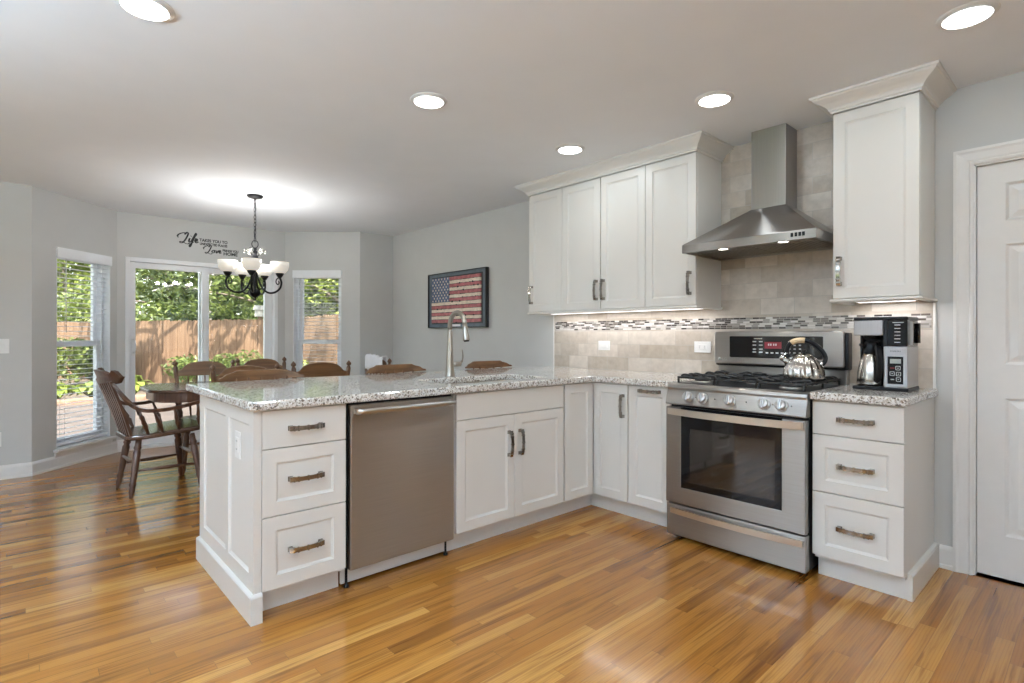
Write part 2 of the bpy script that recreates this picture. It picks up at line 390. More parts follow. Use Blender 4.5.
def smooth_path(pts, n=6):
    pts = [Vector(p) for p in pts]; out = []
    for i in range(len(pts)-1):
        p0, p1, p2, p3 = pts[max(i-1, 0)], pts[i], pts[i+1], pts[min(i+2, len(pts)-1)]
        for k in range(n):
            t = k/n
            out.append(0.5*((2*p1)+(p2-p0)*t+(2*p0-5*p1+4*p2-p3)*t*t+(3*p1-p0-3*p2+p3)*t**3))
    out.append(pts[-1]); return out
def molding(mb, path, prof, side=1, closed=False, mi=0, M=None):
    """profile (out, z) swept along an xy path with mitred corners; side=+1 pushes to the left of travel"""
    P = [Vector((p[0], p[1])) for p in path]; n = len(P); lp = []
    for i in range(n):
        ds = []
        if i > 0: ds.append((P[i]-P[i-1]).normalized())
        if i < n-1: ds.append((P[i+1]-P[i]).normalized())
        nn = [Vector((-d.y, d.x))*side for d in ds]
        m = sum(nn, Vector((0, 0))); m = m/(m.length_squared)*len(nn) if len(nn) > 1 else nn[0]
        if len(nn) > 1: m = (nn[0]+nn[1])/(1+nn[0].dot(nn[1]))
        lp.append([(P[i].x+m.x*o, P[i].y+m.y*o, z) for o, z in prof])
    return mb.rings(lp, True, True, True, mi, False, M)

# ---------------------------------------------------------------- room shell
H = 2.437; T = 0.15
A, B, Cn, D = (-3.74, -3.423), (-4.40, -2.768), (-4.40, -1.103), (-3.74, -0.45)
def wall(name, p, q, holes=(), ext=(0, 0), mat='wall_paint', z1=H):
    p = Vector(p); q = Vector(q); d = (q-p); ln = d.length; d.normalize(); nrm = (d.y, -d.x, 0)
    M = frame((p.x-nrm[0]*T/2, p.y-nrm[1]*T/2, 0), (d.x, d.y, 0), (0, 0, 1), nrm)
    mb = MB(); mb.shape([[(-ext[0], 0), (ln+ext[1], 0), (ln+ext[1], z1), (-ext[0], z1)]]+[[(a, c), (b, c), (b, e), (a, e)] for a, b, c, e in holes], T, M=M)
    o = mb.build(name, mat); tag(o, kind='structure')
    return frame((p.x, p.y, 0), (d.x, d.y, 0), (0, 0, 1), nrm)     # u along, v up, n into the room
WIN_L = (0.235, 0.845, 0.175, 1.955); WIN_R = (0.105, 0.70, 0.175, 1.965)
SL = (-2.70, -1.19, 1.985)                                   # sliding door: y0, y1, head height
wall('wall_left', (-3.74, -7.0), A)
ML = wall('wall_bay_left', A, B, [WIN_L], (0, 0.07))
MC = wall('wall_bay_center', B, Cn, [(SL[0]-B[1], SL[1]-B[1], 0.0, SL[2])], (0.07, 0.07))
MR = wall('wall_bay_right', Cn, D, [WIN_R], (0.07, 0))
wall('wall_bay_return', D, (-3.74, 0))
wall('wall_back', (-3.74, 0), (4.6, 0), [(1.905+3.74, 2.725+3.74, 0.0, 2.036)], (T, T))
wall('wall_right', (4.6, 0), (4.6, -7.0), [(3.2, 5.0, 0.9, 2.05)])
wall('wall_rear', (4.6, -7.0), (-3.74, -7.0), [(4.9, 6.7, 0.8, 2.05)], (T, T))
outer = [(-3.89, -7.15), (-3.89, -3.485), (-4.55, -2.83), (-4.55, -1.04), (-3.89, -0.385), (-3.89, 0.15), (4.75, 0.15), (4.75, -7.15)][::-1]
mb = MB(); mb.rings([[(x, y, -0.12) for x, y in outer], [(x, y, 0) for x, y in outer]]); tag(mb.build('floor', 'oak_floor'), kind='structure')
mb = MB(); mb.rings([[(x, y, H) for x, y in outer], [(x, y, H+0.25) for x, y in outer]]); tag(mb.build('ceiling', 'ceiling_paint'), kind='structure')
# closet behind the panel door so that the doorway is a real recess
mb = MB(); mb.box(1.7, 2.95, 0.16, 0.2, -0.1, 2.3); tag(mb.build('wall_closet', 'wall_paint'), kind='structure')

BASE = [(0, 0), (0.016, 0), (0.016, 0.018), (0.011, 0.022), (0.011, 0.094), (0.008, 0.104), (0.004, 0.112), (0, 0.116)]
def baseboard(name, path):
    mb = MB(); molding(mb, path, BASE, -1); tag(mb.build(name, 'white_trim'), kind='structure')
baseboard('baseboard_left', [(-3.74, -6.98), A, B, (-4.40, SL[0])])
baseboard('baseboard_back', [(-4.40, SL[1]), Cn, D, (-3.74, 0), (-1.10, 0)])
baseboard('baseboard_right', [(1.772, 0), (1.828, 0)])

# casing of the panel door
M0 = frame((0, 0, 0), (1, 0, 0), (0, 0, 1), (0, -1, 0))
mb = MB()
molding(mb, [(1.905, 0.0), (1.905, 2.036), (2.725, 2.036), (2.725, 0.0)], [(0, 0), (0, 0.010), (0.012, 0.013), (0.018, 0.009), (0.026, 0.012), (0.055, 0.017), (0.066, 0.021), (0.078, 0.021), (0.078, 0)], 1, M=M0)
for x0, x1 in ((1.905, 1.913), (2.717, 2.725)): mb.box(x0, x1, 0, 0.12, 0, 2.036)
mb.box(1.905, 2.725, 0, 0.12, 2.028, 2.036)
mb.box(1.913, 1.924, 0.062, 0.12, 0, 2.028); mb.box(2.706, 2.717, 0.062, 0.12, 0, 2.028); mb.box(1.913, 2.717, 0.062, 0.12, 2.017, 2.028)
tag(mb.build('trim_1', 'white_trim'), kind='structure')
# six panel door
dr = tag(thing('door_2', 'white six-panel interior door in a moulded white casing, right edge of the photo', 'door', (2.315, 0.04, 0)), kind='structure')
mb = MB(); dx0, dx1, dz0, dz1 = 1.915, 2.715, 0.012, 2.026
pan = [(2.02, 2.265), (2.365, 2.61)]; rows = [(0.218, 0.885), (1.05, 1.632), (1.744, 1.928)]
Md = frame((0, 0.022, 0), (1, 0, 0), (0, 0, 1), (0, -1, 0))
loops = [[(dx0, dz0), (dx1, dz0), (dx1, dz1), (dx0, dz1)]]+[[(a, c), (b, c), (b, e), (a, e)] for a, b in pan for c, e in rows]
mb.shape(loops, 0.003, 0, M=Md)
mb.box(dx0, dx1, 0.0315, 0.06, dz0, dz1)
for a, b in pan:
    for c, e in rows:
        w, h = b-a, e-c; Mp = frame((a, 0.0205, c), (1, 0, 0), (0, 0, 1), (0, -1, 0))
        mb.rings([rect(w, h, 0), rect(w, h, -0.009, 0.012), rect(w, h, -0.0085, 0.020), rect(w, h, -0.001, 0.045)], False, True, M=Mp)
mb.build('door_slab', 'white_trim', dr)
mb = MB(); mb.lathe([(0.026, 0), (0.026, 0.006), (0.012, 0.01), (0.011, 0.03), (0.024, 0.04), (0.027, 0.055), (0.018, 0.066), (0.001, 0.068)], seg=20, M=frame((2.655, 0.02, 0.95), (1, 0, 0), (0, 0, 1), (0, -1, 0)))
tag(mb.build('door_knob', 'nickel', dr), 'nickel knob')

# ---------------------------------------------------------------- windows
def hung_window(name, M, op, label):
    u0, u1, v0, v1 = op; w = thing(name, label, 'window', M @ Vector(((u0+u1)/2, v0, 0))); tag(w, kind='structure')
    mb = MB(); fw = 0.035
    for a, b, c, e in ((u0, u0+fw, v0, v1), (u1-fw, u1, v0, v1), (u0+fw, u1-fw, v0, v0+fw), (u0+fw, u1-fw, v1-fw, v1)):
        mb.box(a, b, c, e, -0.148, -0.065, 0.003, M=M)
    for a, b, c, e in ((u0, u0+0.006, v0, v1), (u1-0.006, u1, v0, v1), (u0+0.006, u1-0.006, v1-0.006, v1), (u0+0.006, u1-0.006, v0, v0+0.006)): mb.box(a, b, c, e, -0.066, 0.0, M=M)
    mb.build('window_frame', 'white_vinyl', w)
    mid = v0+0.525*(v1-v0)-0.01
    for nm, c, e, n0 in (('lower_sash', v0+fw, mid+0.025, -0.105), ('upper_sash', mid-0.025, v1-fw, -0.14)):
        mb = MB(); s = 0.042; a, b = u0+fw, u1-fw
        for q in ((a, a+s, c, e), (b-s, b, c, e), (a+s, b-s, c, c+s), (a+s, b-s, e-s, e)): mb.box(*q, n0, n0+0.03, 0.004, M=M)
        sh = mb.build(nm, 'white_vinyl', w)
        mb = MB(); mb.box(a+s-0.004, b-s+0.004, c+s-0.004, e-s+0.004, n0+0.012, n0+0.016, M=M); mb.build('pane', 'window_glass', sh)
    mb = MB(); mb.box(u0-0.03, u1+0.03, v0-0.028, v0, -0.06, 0.045, 0.006, M=M); mb.box(u0-0.02, u1+0.02, v0-0.07, v0-0.028, 0, 0.012, 0.003, M=M)
    mb.build('window_sill', 'white_trim', w)
    return w
hung_window('window_1', ML, WIN_L, 'white double-hung bay window left of the sliding patio door')
hung_window('window_2', MR, WIN_R, 'white double-hung bay window right of the sliding patio door')

def blind(M, op, label, tilt, gap=0.044):
    u0, u1, v0, v1 = op; b = thing('window_blind', label, 'blind', M @ Vector(((u0+u1)/2, v0, -0.03)))
    mb = MB(); mb.box(u0-0.005, u1+0.005, v1-0.085, v1+0.008, 0.002, 0.016, 0.003, M=M); mb.box(u0-0.005, u0+0.006, v1-0.085, v1+0.008, -0.04, 0.004, M=M); mb.box(u1-0.006, u1+0.005, v1-0.085, v1+0.008, -0.04, 0.004, M=M)
    mb.build('valance', 'blind_white', b)
    mb = MB(); mb.box(u0+0.008, u1-0.008, v1-0.045, v1-0.004, -0.056, -0.012, 0.002, M=M); mb.build('headrail', 'blind_white', b)
    mb = MB(); z = v0+0.075; k = 0
    while z < v1-0.06:
        a = math.radians(tilt); hw = 0.0225; c = -0.034
        prof = [(-hw, -0.0012), (0, 0.0012), (hw, -0.0012), (hw, 0.0006), (0, 0.003), (-hw, 0.0006)]
        rot = [(c+x*math.cos(a)-y*math.sin(a), z+x*math.sin(a)+y*math.cos(a)) for x, y in prof]
        mb.rings([[(u0+0.008, y, x) for x, y in rot], [(u1-0.008, y, x) for x, y in rot]], M=M); z += gap
    mb.build('slats', 'blind_white', b)
    mb = MB(); mb.box(u0+0.008, u1-0.008, v0+0.018, v0+0.045, -0.056, -0.012, 0.003, M=M); mb.build('bottom_rail', 'blind_white', b)
    mb = MB()
    for f in (0.16, 0.84):
        u = u0+f*(u1-u0)
        for n in (-0.0575, -0.0105): mb.tube([(u, v0+0.04, n), (u, v1-0.04, n)], 0.0009, 5, M=M)
    mb.build('ladder_cord', 'blind_white', b)
    mb = MB(); mb.tube([(u0+0.10, v1-0.05, 0.0), (u0+0.10, v1-0.75, 0.0)], 0.0035, 6, M=M); tag(mb.build('tilt_wand', 'white_plastic', b), 'thin tilt wand')
blind(ML, WIN_L, 'open white slatted blind hanging in the left bay window', 2)
blind(MR, WIN_R, 'open white slatted blind hanging in the bay window right of the patio door', 2)

# sliding patio door
sd = tag(thing('door_1', 'white sliding glass patio door in the middle of the bay', 'door', (-4.46, -1.945, 0)), kind='structure')
def ubox(mb, y0, y1, z0, z1, n0, n1, b=0.004): mb.box(-4.40+n0, -4.40+n1, y0, y1, z0, z1, b)
mb = MB(); y0, y1, zt = SL
ubox(mb, y0, y0+0.04, 0, zt, -0.145, 0.012); ubox(mb, y1-0.04, y1, 0, zt, -0.145, 0.012); ubox(mb, y0+0.04, y1-0.04, zt-0.045, zt, -0.145, 0.012); ubox(mb, y0+0.04, y1-0.04, 0, 0.035, -0.145, 0.012)
mb.build('door_frame', 'white_vinyl', sd)
for nm, a, b, n0 in (('sliding_panel', y0+0.04, -1.925, -0.065), ('fixed_panel', -2.015, y1-0.04, -0.12)):
    mb = MB(); s = 0.072 if nm[0] == 's' else 0.085; c, e = 0.036, zt-0.046
    sl = 0.052 if nm[0] == 's' else 0.09
    for q in ((a, a+sl, c, e), (b-s, b, c, e), (a+sl, b-s, c, c+0.10), (a+sl, b-s, e-0.06, e)): ubox(mb, *q, n0, n0+0.042)
    p = mb.build(nm, 'white_vinyl', sd)
    mb = MB(); ubox(mb, a+sl-0.004, b-s+0.004, c+0.096, e-0.056, n0+0.017, n0+0.023, 0); mb.build('pane', 'window_glass', p)
    if nm[0] == 's':
        mb = MB(); hy = a+0.03; ubox(mb, hy-0.014, hy+0.014, 0.97, 1.17, n0+0.042, n0+0.05)
        mb.bar(smooth_path([(-4.40+n0+0.048, hy, 1.0), (-4.40+n0+0.085, hy+0.01, 1.02), (-4.40+n0+0.09, hy+0.012, 1.07), (-4.40+n0+0.085, hy+0.01, 1.12), (-4.40+n0+0.048, hy, 1.14)], 4), 0.016, 0.01, (1, 0, 0.01))
        mb.build('pull_handle', 'white_plastic', p)

# windows behind the camera (rear one from the oven reflection, side one added for daylight)
def fixed_window(name, M, op, label):
    u0, u1, v0, v1 = op; w = tag(thing(name, label, 'window', M @ Vector(((u0+u1)/2, v0, 0))), kind='structure')
    mb = MB(); f = 0.05; um = (u0+u1)/2
    for q in ((u0, u0+f, v0, v1), (u1-f, u1, v0, v1), (u0+f, u1-f, v0, v0+f), (u0+f, u1-f, v1-f, v1), (um-0.03, um+0.03, v0+f, v1-f)): mb.box(*q, -0.12, -0.05, 0.004, M=M)
    mb.build('window_frame', 'white_vinyl', w)
    for a, b in ((u0+f, um-0.03), (um+0.03, u1-f)):
        mb = MB(); mb.box(a, b, v0+f, v1-f, -0.09, -0.086, M=M); mb.build('pane', 'window_glass', w)
    mb = MB()
    for q in ((u0-0.08, u0, v0-0.08, v1+0.08), (u1, u1+0.08, v0-0.08, v1+0.08), (u0, u1, v1, v1+0.08), (u0, u1, v0-0.08, v0)): mb.box(*q, 0, 0.018, 0.003, M=M)
    mb.build('window_casing', 'white_trim', w)
fixed_window('window_3', frame((4.6, -7.0, 0), (-1, 0, 0), (0, 0, 1), (0, 1, 0)), (4.9, 6.7, 0.8, 2.05), 'white window in the wall behind the camera')
fixed_window('added_window_4', frame((4.6, 0, 0), (0, -1, 0), (0, 0, 1), (-1, 0, 0)), (3.2, 5.0, 0.9, 2.05), 'added white window in the unseen side wall, for daylight')

# ---------------------------------------------------------------- backsplash
mb = MB(); Mb = frame((0, -0.004, 0), (1, 0, 0), (0, 0, 1), (0, -1, 0))
mb.shape([[(-0.94, 0.905), (1.744, 0.905), (1.744, 1.39), (1.40, 1.39), (1.40, H), (0.575, H), (0.575, 1.39), (-0.94, 1.39)]], 0.008, M=Mb)
bs = tag(mb.build('wall_backsplash', 'stone_tile'), kind='structure')
mb = MB(); mb.box(-0.925, 1.738, -0.0095, -0.0075, 1.2285, 1.3035); tag(mb.build('mosaic_band', 'mosaic_tile', bs), 'band of small dark and pale mosaic sticks')
mb = MB()
for x in (-0.9465, 1.7505): mb.box(x-0.0065, x+0.0065, -0.012, 0, 0.914, 1.36, 0.003)
mb.build('edge_trim', 'white_trim', bs)

# ---------------------------------------------------------------- outlets and switch
def wall_plate(name, label, M, w, h, kind, cat):
    t = thing(name, label, cat, M.translation)
    mb = MB(); mb.box(-w/2, w/2, -h/2, h/2, 0, 0.005, 0.003, M=M); mb.build('cover_plate', 'white_plastic', t)
    mb = MB(); slots = []
    if kind == 'h':
        mb.box(-0.034, 0.034, -0.017, 0.017, 0.004, 0.0075, 0.002, M=M)
        for s in (-0.018, 0.018):
            for d in (-0.006, 0.006): slots.append(MB()); slots[-1].box(s-0.0035, s+0.0035, d-0.0012, d+0.0012, 0.0072, 0.008, M=M)
    elif kind == 'v':
        mb.box(-0.017, 0.017, -0.034, 0.034, 0.004, 0.0075, 0.002, M=M)
        for s in (-0.018, 0.018):
            for d in (-0.006, 0.006): slots.append(MB()); slots[-1].box(d-0.0012, d+0.0012, s-0.0035, s+0.0035, 0.0072, 0.008, M=M)
    elif kind == 'rocker': mb.box(-0.034, 0.034, -0.017, 0.017, 0.004, 0.009, 0.003, M=M)
    else:
        for s in (-0.023, 0.023):
            mb = MB(); mb.box(s-0.008, s+0.008, -0.02, 0.02, 0.004, 0.006, 0.001, M=M); mb.box(s-0.004, s+0.004, -0.004, 0.012, 0.005, 0.016, 0.001, M=M); mb.build('toggle', 'white_plastic', t)
    if kind != 't': mb.build('rocker' if kind == 'rocker' else 'toggle' if kind == 't' else 'receptacle', 'white_plastic', t)
    for r in slots: r.build('slot', 'dark_gap', t)
Mbw = lambda x, z: frame((x, -0.008, z), (1, 0, 0), (0, 0, 1), (0, -1, 0))
wall_plate('light_switch', 'white rocker switch plate on the backsplash left of the stove, under the double wall cabinet', Mbw(-0.387, 1.106), 0.116, 0.074, 'rocker', 'switch')
wall_plate('power_outlet', 'white outlet plate on the backsplash just left of the stove', Mbw(0.465, 1.108), 0.122, 0.076, 'h', 'outlet')
wall_plate('power_outlet', 'white upright outlet plate on the end panel of the peninsula', frame((-0.235, -2.789, 0.70), (1, 0, 0), (0, 0, 1), (0, -1, 0)), 0.074, 0.118, 'v', 'outlet')
wall_plate('light_switch', 'white switch plate on the grey wall left of the bay', frame((-3.74, -3.62, 1.092), (0, 1, 0), (0, 0, 1), (1, 0, 0)), 0.118, 0.12, 't', 'switch')
wall_plate('power_outlet', 'white outlet plate low on the grey wall at the left edge', frame((-3.74, -3.645, 0.33), (0, 1, 0), (0, 0, 1), (1, 0, 0)), 0.074, 0.118, 'v', 'outlet')

# ---------------------------------------------------------------- cabinets
def shaker(mb, M, w, h, fw=0.057, t=0.02):
    mb.rings([rect(w, h, -t), rect(w, h, -0.0015), rect(w, h, 0, 0.0015), rect(w, h, 0, fw), rect(w, h, -0.0035, fw+0.001), rect(w, h, -0.0075, fw+0.009), rect(w, h, -0.0085, fw+0.0105)], True, True, M=M)
def slab(mb, M, w, h, t=0.02): mb.rings([rect(w, h, -t), rect(w, h, -0.002), rect(w, h, 0, 0.002)], True, True, M=M)
def pull(M, parent, L_=0.15):
    """arched bar pull along local x, out along local z"""
    mb = MB()
    for s in (-1, 1):
        x = s*(L_/2-0.009); mb.box(x-0.010, x+0.010, -0.011, 0.011, 0, 0.006, 0.0015, M=M); mb.box(x-0.008, x+0.008, -0.010, 0.010, 0.004, 0.024, 0.001, M=M)
    n = 16; pts = []; ws = []
    for i in range(n+1):
        q = -1+2*i/n; pts.append((q*L_/2, 0, 0.024+0.011*(1-abs(q)**2.2))); ws.append(0.021-0.003*(1-q*q))
    mb.bar(pts, ws, 0.0055, (0, 0, 1), M=M)
    for q in (-0.78, -0.55, 0.0, 0.55, 0.78):
        x = q*L_/2; z = 0.024+0.011*(1-abs(q)**2.2); mb.box(x-0.0035, x+0.0035, -0.0118, 0.0118, z-0.004, z+0.0044, 0.0012, M=M)
    return tag(mb.build('handle', 'pull_metal', parent), 'arched metal bar handle')
def face(axis, a, z):                       # local frame on a cabinet front
    if axis == 'x': return frame((0, a, z), (0, 1, 0), (0, 0, 1), (1, 0, 0))
    return frame((a, YF, z), (1, 0, 0), (0, 0, 1), (0, -1, 0))
YF = -0.62
def handle_at(axis, a, z, parent, vertical=False):
    if axis == 'x': M = frame((0, a, z), (0, 0, 1), (0, -1, 0), (1, 0, 0)) if vertical else frame((0, a, z), (0, 1, 0), (0, 0, 1), (1, 0, 0))
    else:
        y = YF if axis == 'y' else axis
        M = frame((a, y, z), (0, 0, 1), (1, 0, 0), (0, -1, 0)) if vertical else frame((a, y, z), (1, 0, 0), (0, 0, 1), (0, -1, 0))
    return pull(M, parent)

# peninsula drawer unit
c = thing('drawer_cabinet', 'white three-drawer base cabinet at the free end of the peninsula, left of the dishwasher', 'cabinet', (-0.3, -2.58, 0))
mb = MB(); mb.box(-0.60, -0.021, -2.768, -2.392, 0.10, 0.874); mb.build('cabinet_body', 'cabinet_paint', c)
mb = MB(); mb.box(-0.105, -0.087, -2.75, -2.392, 0.0, 0.10); mb.box(-0.60, -0.105, -2.768, -2.392, 0, 0.02); mb.build('toe_kick', 'cabinet_paint', c)
mb = MB(); mb.box(-0.60, 0.0, -2.77, -2.7665, 0.10, 0.874); mb.build('side_filler', 'cabinet_paint', c)
for z0, z1, flat in ((0.709, 0.868, True), (0.424, 0.705, False), (0.117, 0.420, False)):
    mb = MB(); (slab if flat else shaker)(mb, face('x', -2.764, z0), 0.368, z1-z0); d = mb.build('drawer', 'cabinet_paint', c)
    handle_at('x', -2.583, {0.709: 0.788, 0.424: 0.571, 0.117: 0.27}[z0], d)
# end panel with base moulding
c = thing('peninsula_end_panel', 'white panelled end of the peninsula with a tall base moulding', 'cabinet panel', (-0.45, -2.785, 0))
Me = frame((0, -2.785, 0), (1, 0, 0), (0, 0, 1), (0, -1, 0))
mb = MB(); mb.shape([[(-0.885, 0), (0.0, 0), (0.0, 0.875), (-0.885, 0.875)]]+[[(a, 0.19), (b, 0.19), (b, 0.812), (a, 0.812)] for a, b in ((-0.80, -0.405), (-0.355, -0.06))], 0.024, 0.0, M=Me)
for a, b in ((-0.80, -0.405), (-0.355, -0.06)):
    w, h = b-a, 0.622; mb.rings([rect(w, h, 0), rect(w, h, -0.003, 0.001), rect(w, h, -0.0075, 0.009), rect(w, h, -0.0085, 0.0105)], False, True, M=frame((a, -2.797, 0.19), (1, 0, 0), (0, 0, 1), (0, -1, 0)))
mb.box(-0.885, 0.0, -2.7725, -2.770, 0, 0.875)
mb.build('panel', 'cabinet_paint', c)
mb = MB(); molding(mb, [(-0.885, -2.7725), (-0.885, -2.797), (0.0005, -2.797), (0.0005, -2.765)], [(0, 0), (0.014, 0), (0.014, 0.108), (0.011, 0.113), (0.004, 0.119), (0, 0.121)], -1)
mb.build('base_moulding', 'cabinet_paint', c)

# dishwasher
c = thing('dishwasher', 'stainless steel dishwasher built into the peninsula', 'dishwasher', (-0.3, -2.085, 0))
mb = MB(); mb.box(-0.58, -0.025, -2.385, -1.785, 0.10, 0.868); mb.build('tub', 'black_plastic', c)
mb = MB(); mb.box(-0.024, 0.008, -2.378, -1.790, 0.098, 0.862, 0.006); mb.build('door', 'steel_y', c)
mb = MB(); n = 14
pts = [(0.040+0.012*(1-(2*i/n-1)**2), -2.360+0.555*i/n, 0.832) for i in range(n+1)]
mb.tube(pts, 0.0155, 12, flat=0.8)
for y in (-2.346, -1.82): mb.box(0.004, 0.043, y-0.012, y+0.012, 0.820, 0.844, 0.004)
tag(mb.build('handle', 'knob_metal', c), 'bowed bar handle')
mb = MB(); mb.box(-0.09, -0.075, -2.385, -1.785, 0.012, 0.098); tag(mb.build('toe_panel', 'cabinet_paint', c), 'white toe panel')
for y in (-2.368, -1.80):
    mb = MB(); mb.lathe([(0.012, 0), (0.012, 0.01), (0.006, 0.012), (0.006, 0.1)], (-0.055, y, 0), 10); mb.build('leveling_foot', 'black_plastic', c)

# sink base
c = thing('sink_cabinet', 'white two-door sink base cabinet right of the dishwasher', 'cabinet', (-0.3, -1.335, 0))
mb = MB(); mb.box(-0.60, -0.021, -1.772, -0.912, 0.10, 0.70); mb.box(-0.04, -0.021, -1.772, -0.912, 0.70, 0.874)
for y in (-1.772, -0.93): mb.box(-0.60, -0.04, y, y+0.018, 0.70, 0.874)
mb.build('cabinet_body', 'cabinet_paint', c)
mb = MB(); mb.box(-0.105, -0.087, -1.78, -0.905, 0, 0.10); mb.build('toe_kick', 'cabinet_paint', c)
mb = MB(); slab(mb, face('x', -1.767, 0.727), 0.85, 0.141); mb.build('false_front', 'cabinet_paint', c)
for y0, hy in ((-1.767, -1.391), (-1.341, -1.292)):
    mb = MB(); shaker(mb, face('x', y0, 0.117), 0.424, 0.606); d = mb.build('door', 'cabinet_paint', c); handle_at('x', hy if hy < -1.35 else -1.316+0.012, 0.556, d, True)

# corner unit with folding doors
c = thing('corner_cabinet', 'white corner base cabinet with two narrow doors meeting in the inner corner', 'cabinet', (-0.3, -0.45, 0))
mb = MB(); mb.rings([[(x, y, z) for x, y in ((-0.60, -0.905), (-0.021, -0.905), (-0.021, -0.599), (0.283, -0.599), (0.283, -0.011), (-0.60, -0.011))] for z in (0.10, 0.874)]); mb.build('cabinet_body', 'cabinet_paint', c)
mb = MB(); mb.rings([[(x, y, z) for x, y in ((-0.105, -0.905), (-0.087, -0.905), (-0.087, -0.534), (0.283, -0.534), (0.283, -0.515), (-0.105, -0.515))] for z in (0.0, 0.10)]); mb.build('toe_kick', 'cabinet_paint', c)
mb = MB(); shaker(mb, face('x', -0.901, 0.117), 0.278, 0.751, 0.055); mb.build('door', 'cabinet_paint', c)
mb = MB(); shaker(mb, face('y', 0.003, 0.117), 0.277, 0.751, 0.055); d = mb.build('door', 'cabinet_paint', c); handle_at('y', 0.247, 0.732, d, True)

c = thing('pull_out_cabinet', 'white narrow base cabinet with a horizontal handle, left of the stove', 'cabinet', (0.44, -0.3, 0))
mb = MB(); mb.box(0.287, 0.592, -0.599, -0.011, 0.10, 0.874); mb.build('cabinet_body', 'cabinet_paint', c)
mb = MB(); mb.box(0.283, 0.592, -0.534, -0.515, 0, 0.10); mb.build('toe_kick', 'cabinet_paint', c)
mb = MB(); shaker(mb, face('y', 0.287, 0.117), 0.306, 0.751, 0.057); d = mb.build('door', 'cabinet_paint', c); handle_at('y', 0.449, 0.842, d)

c = thing('drawer_cabinet', 'white three-drawer base cabinet right of the stove', 'cabinet', (1.56, -0.3, 0))
mb = MB(); mb.box(1.382, 1.750, -0.599, -0.011, 0.10, 0.874); mb.build('cabinet_body', 'cabinet_paint', c)
mb = MB(); mb.box(1.382, 1.752, -0.552, -0.534, 0, 0.10); mb.build('toe_kick', 'cabinet_paint', c)
for z0, z1, flat in ((0.709, 0.868, True), (0.430, 0.705, False), (0.117, 0.426, False)):
    mb = MB(); (slab if flat else shaker)(mb, face('y', 1.376, z0), 0.374, z1-z0); d = mb.build('drawer', 'cabinet_paint', c)
    handle_at('y', 1.564, {0.709: 0.79, 0.430: 0.567, 0.117: 0.272}[z0], d)
mb = MB(); mb.rings([[(1.7505+o, -0.56, z) for o, z in ((0, 0), (0.020, 0), (0.020, 0.108), (0.015, 0.117), (0, 0.121))], [(1.7505+o, -0.001, z) for o, z in ((0, 0), (0.020, 0), (0.020, 0.108), (0.015, 0.117), (0, 0.121))]])
mb.build('base_moulding', 'cabinet_paint', c)

# wall cabinets
YU = -0.34
def wall_cab(label, x0, x1, doors, hz=1.522):
    name = 'wall_cabinet'; c = thing(name, label, 'cabinet', ((x0+x1)/2, -0.16, 1.38))
    mb = MB(); mb.box(x0+0.0005, x1-0.0005, -0.319, -0.0085, 1.378, 2.40); mb.build('cabinet_body', 'cabinet_paint', c)
    for a, b, hx in doors:
        mb = MB(); shaker(mb, frame((a+0.0015, YU, 1.381), (1, 0, 0), (0, 0, 1), (0, -1, 0)), b-a-0.003, 2.348-1.381, 0.055); d = mb.build('door', 'cabinet_paint', c)
        handle_at(YU, hx, hz, d, True)
wall_cab('white single-door wall cabinet at the left end of the row', -0.919, -0.546, [(-0.919, -0.546, -0.880)])
wall_cab('white two-door wall cabinet in the middle of the left row', -0.546, 0.2215, [(-0.546, -0.167, -0.197), (-0.163, 0.2215, -0.133)])
wall_cab('white single-door wall cabinet beside the left of the range hood', 0.2215, 0.598, [(0.2215, 0.598, 0.558)])
wall_cab('tall white single-door wall cabinet right of the range hood', 1.378, 1.751, [(1.378, 1.751, 1.412)])
CROWN = [(0, 2.352), (0.008, 2.352), (0.009, 2.362), (0.016, 2.366), (0.018, 2.374), (0.026, 2.384), (0.042, 2.396), (0.060, 2.406), (0.074, 2.416), (0.078, 2.424), (0.086, 2.426), (0.088, 2.4365), (0, 2.4365)]
mb = MB(); molding(mb, [(-0.919, -0.0005), (-0.919, -0.341), (0.598, -0.341), (0.598, -0.0085)], CROWN, -1)
tag(mb.build('crown_moulding', 'cabinet_paint'), 'white crown moulding along the top of the long row of wall cabinets', 'moulding')
mb = MB(); molding(mb, [(1.378, -0.0085), (1.378, -0.341), (1.751, -0.341), (1.751, -0.0005)], CROWN, -1)
tag(mb.build('crown_moulding', 'cabinet_paint'), 'white crown moulding on top of the single wall cabinet right of the hood', 'moulding')
RAIL = [(0, 1.3775), (0.010, 1.3775), (0.013, 1.372), (0.013, 1.366), (0.006, 1.360), (-0.012, 1.360), (-0.012, 1.3775)]
for x0, x1, lab in ((-0.919, 0.598, 'white light rail under the long row of wall cabinets'), (1.378, 1.751, 'white light rail under the single wall cabinet over the coffee maker')):
    mb = MB(); molding(mb, [(x0, -0.014), (x0, -0.335), (x1, -0.335), (x1, -0.014)], RAIL, -1); tag(mb.build('light_rail', 'cabinet_paint'), lab, 'moulding')
def led_bar(x0, x1, lab, power):
    t = thing('undercabinet_light', lab, 'light', ((x0+x1)/2, -0.12, 1.3775))
    mb = MB(); mb.box(x0, x1, -0.145, -0.105, 1.367, 1.3775, 0.002); mb.build('housing', 'white_plastic', t)
    mb = MB(); mb.box(x0+0.01, x1-0.01, -0.140, -0.110, 1.3655, 1.3672); mb.build('lens', 'led_strip', t)
    ld = bpy.data.lights.new('undercabinet_lamp', 'AREA'); ld.shape = 'RECTANGLE'; ld.size = x1-x0; ld.size_y = 0.03; ld.energy = power; ld.color = (0.97, 0.96, 0.98)
    lo = bpy.data.objects.new('undercabinet_lamp', ld); COL.objects.link(lo); lo.parent = t; lo.location = (0, 0, -0.0135)
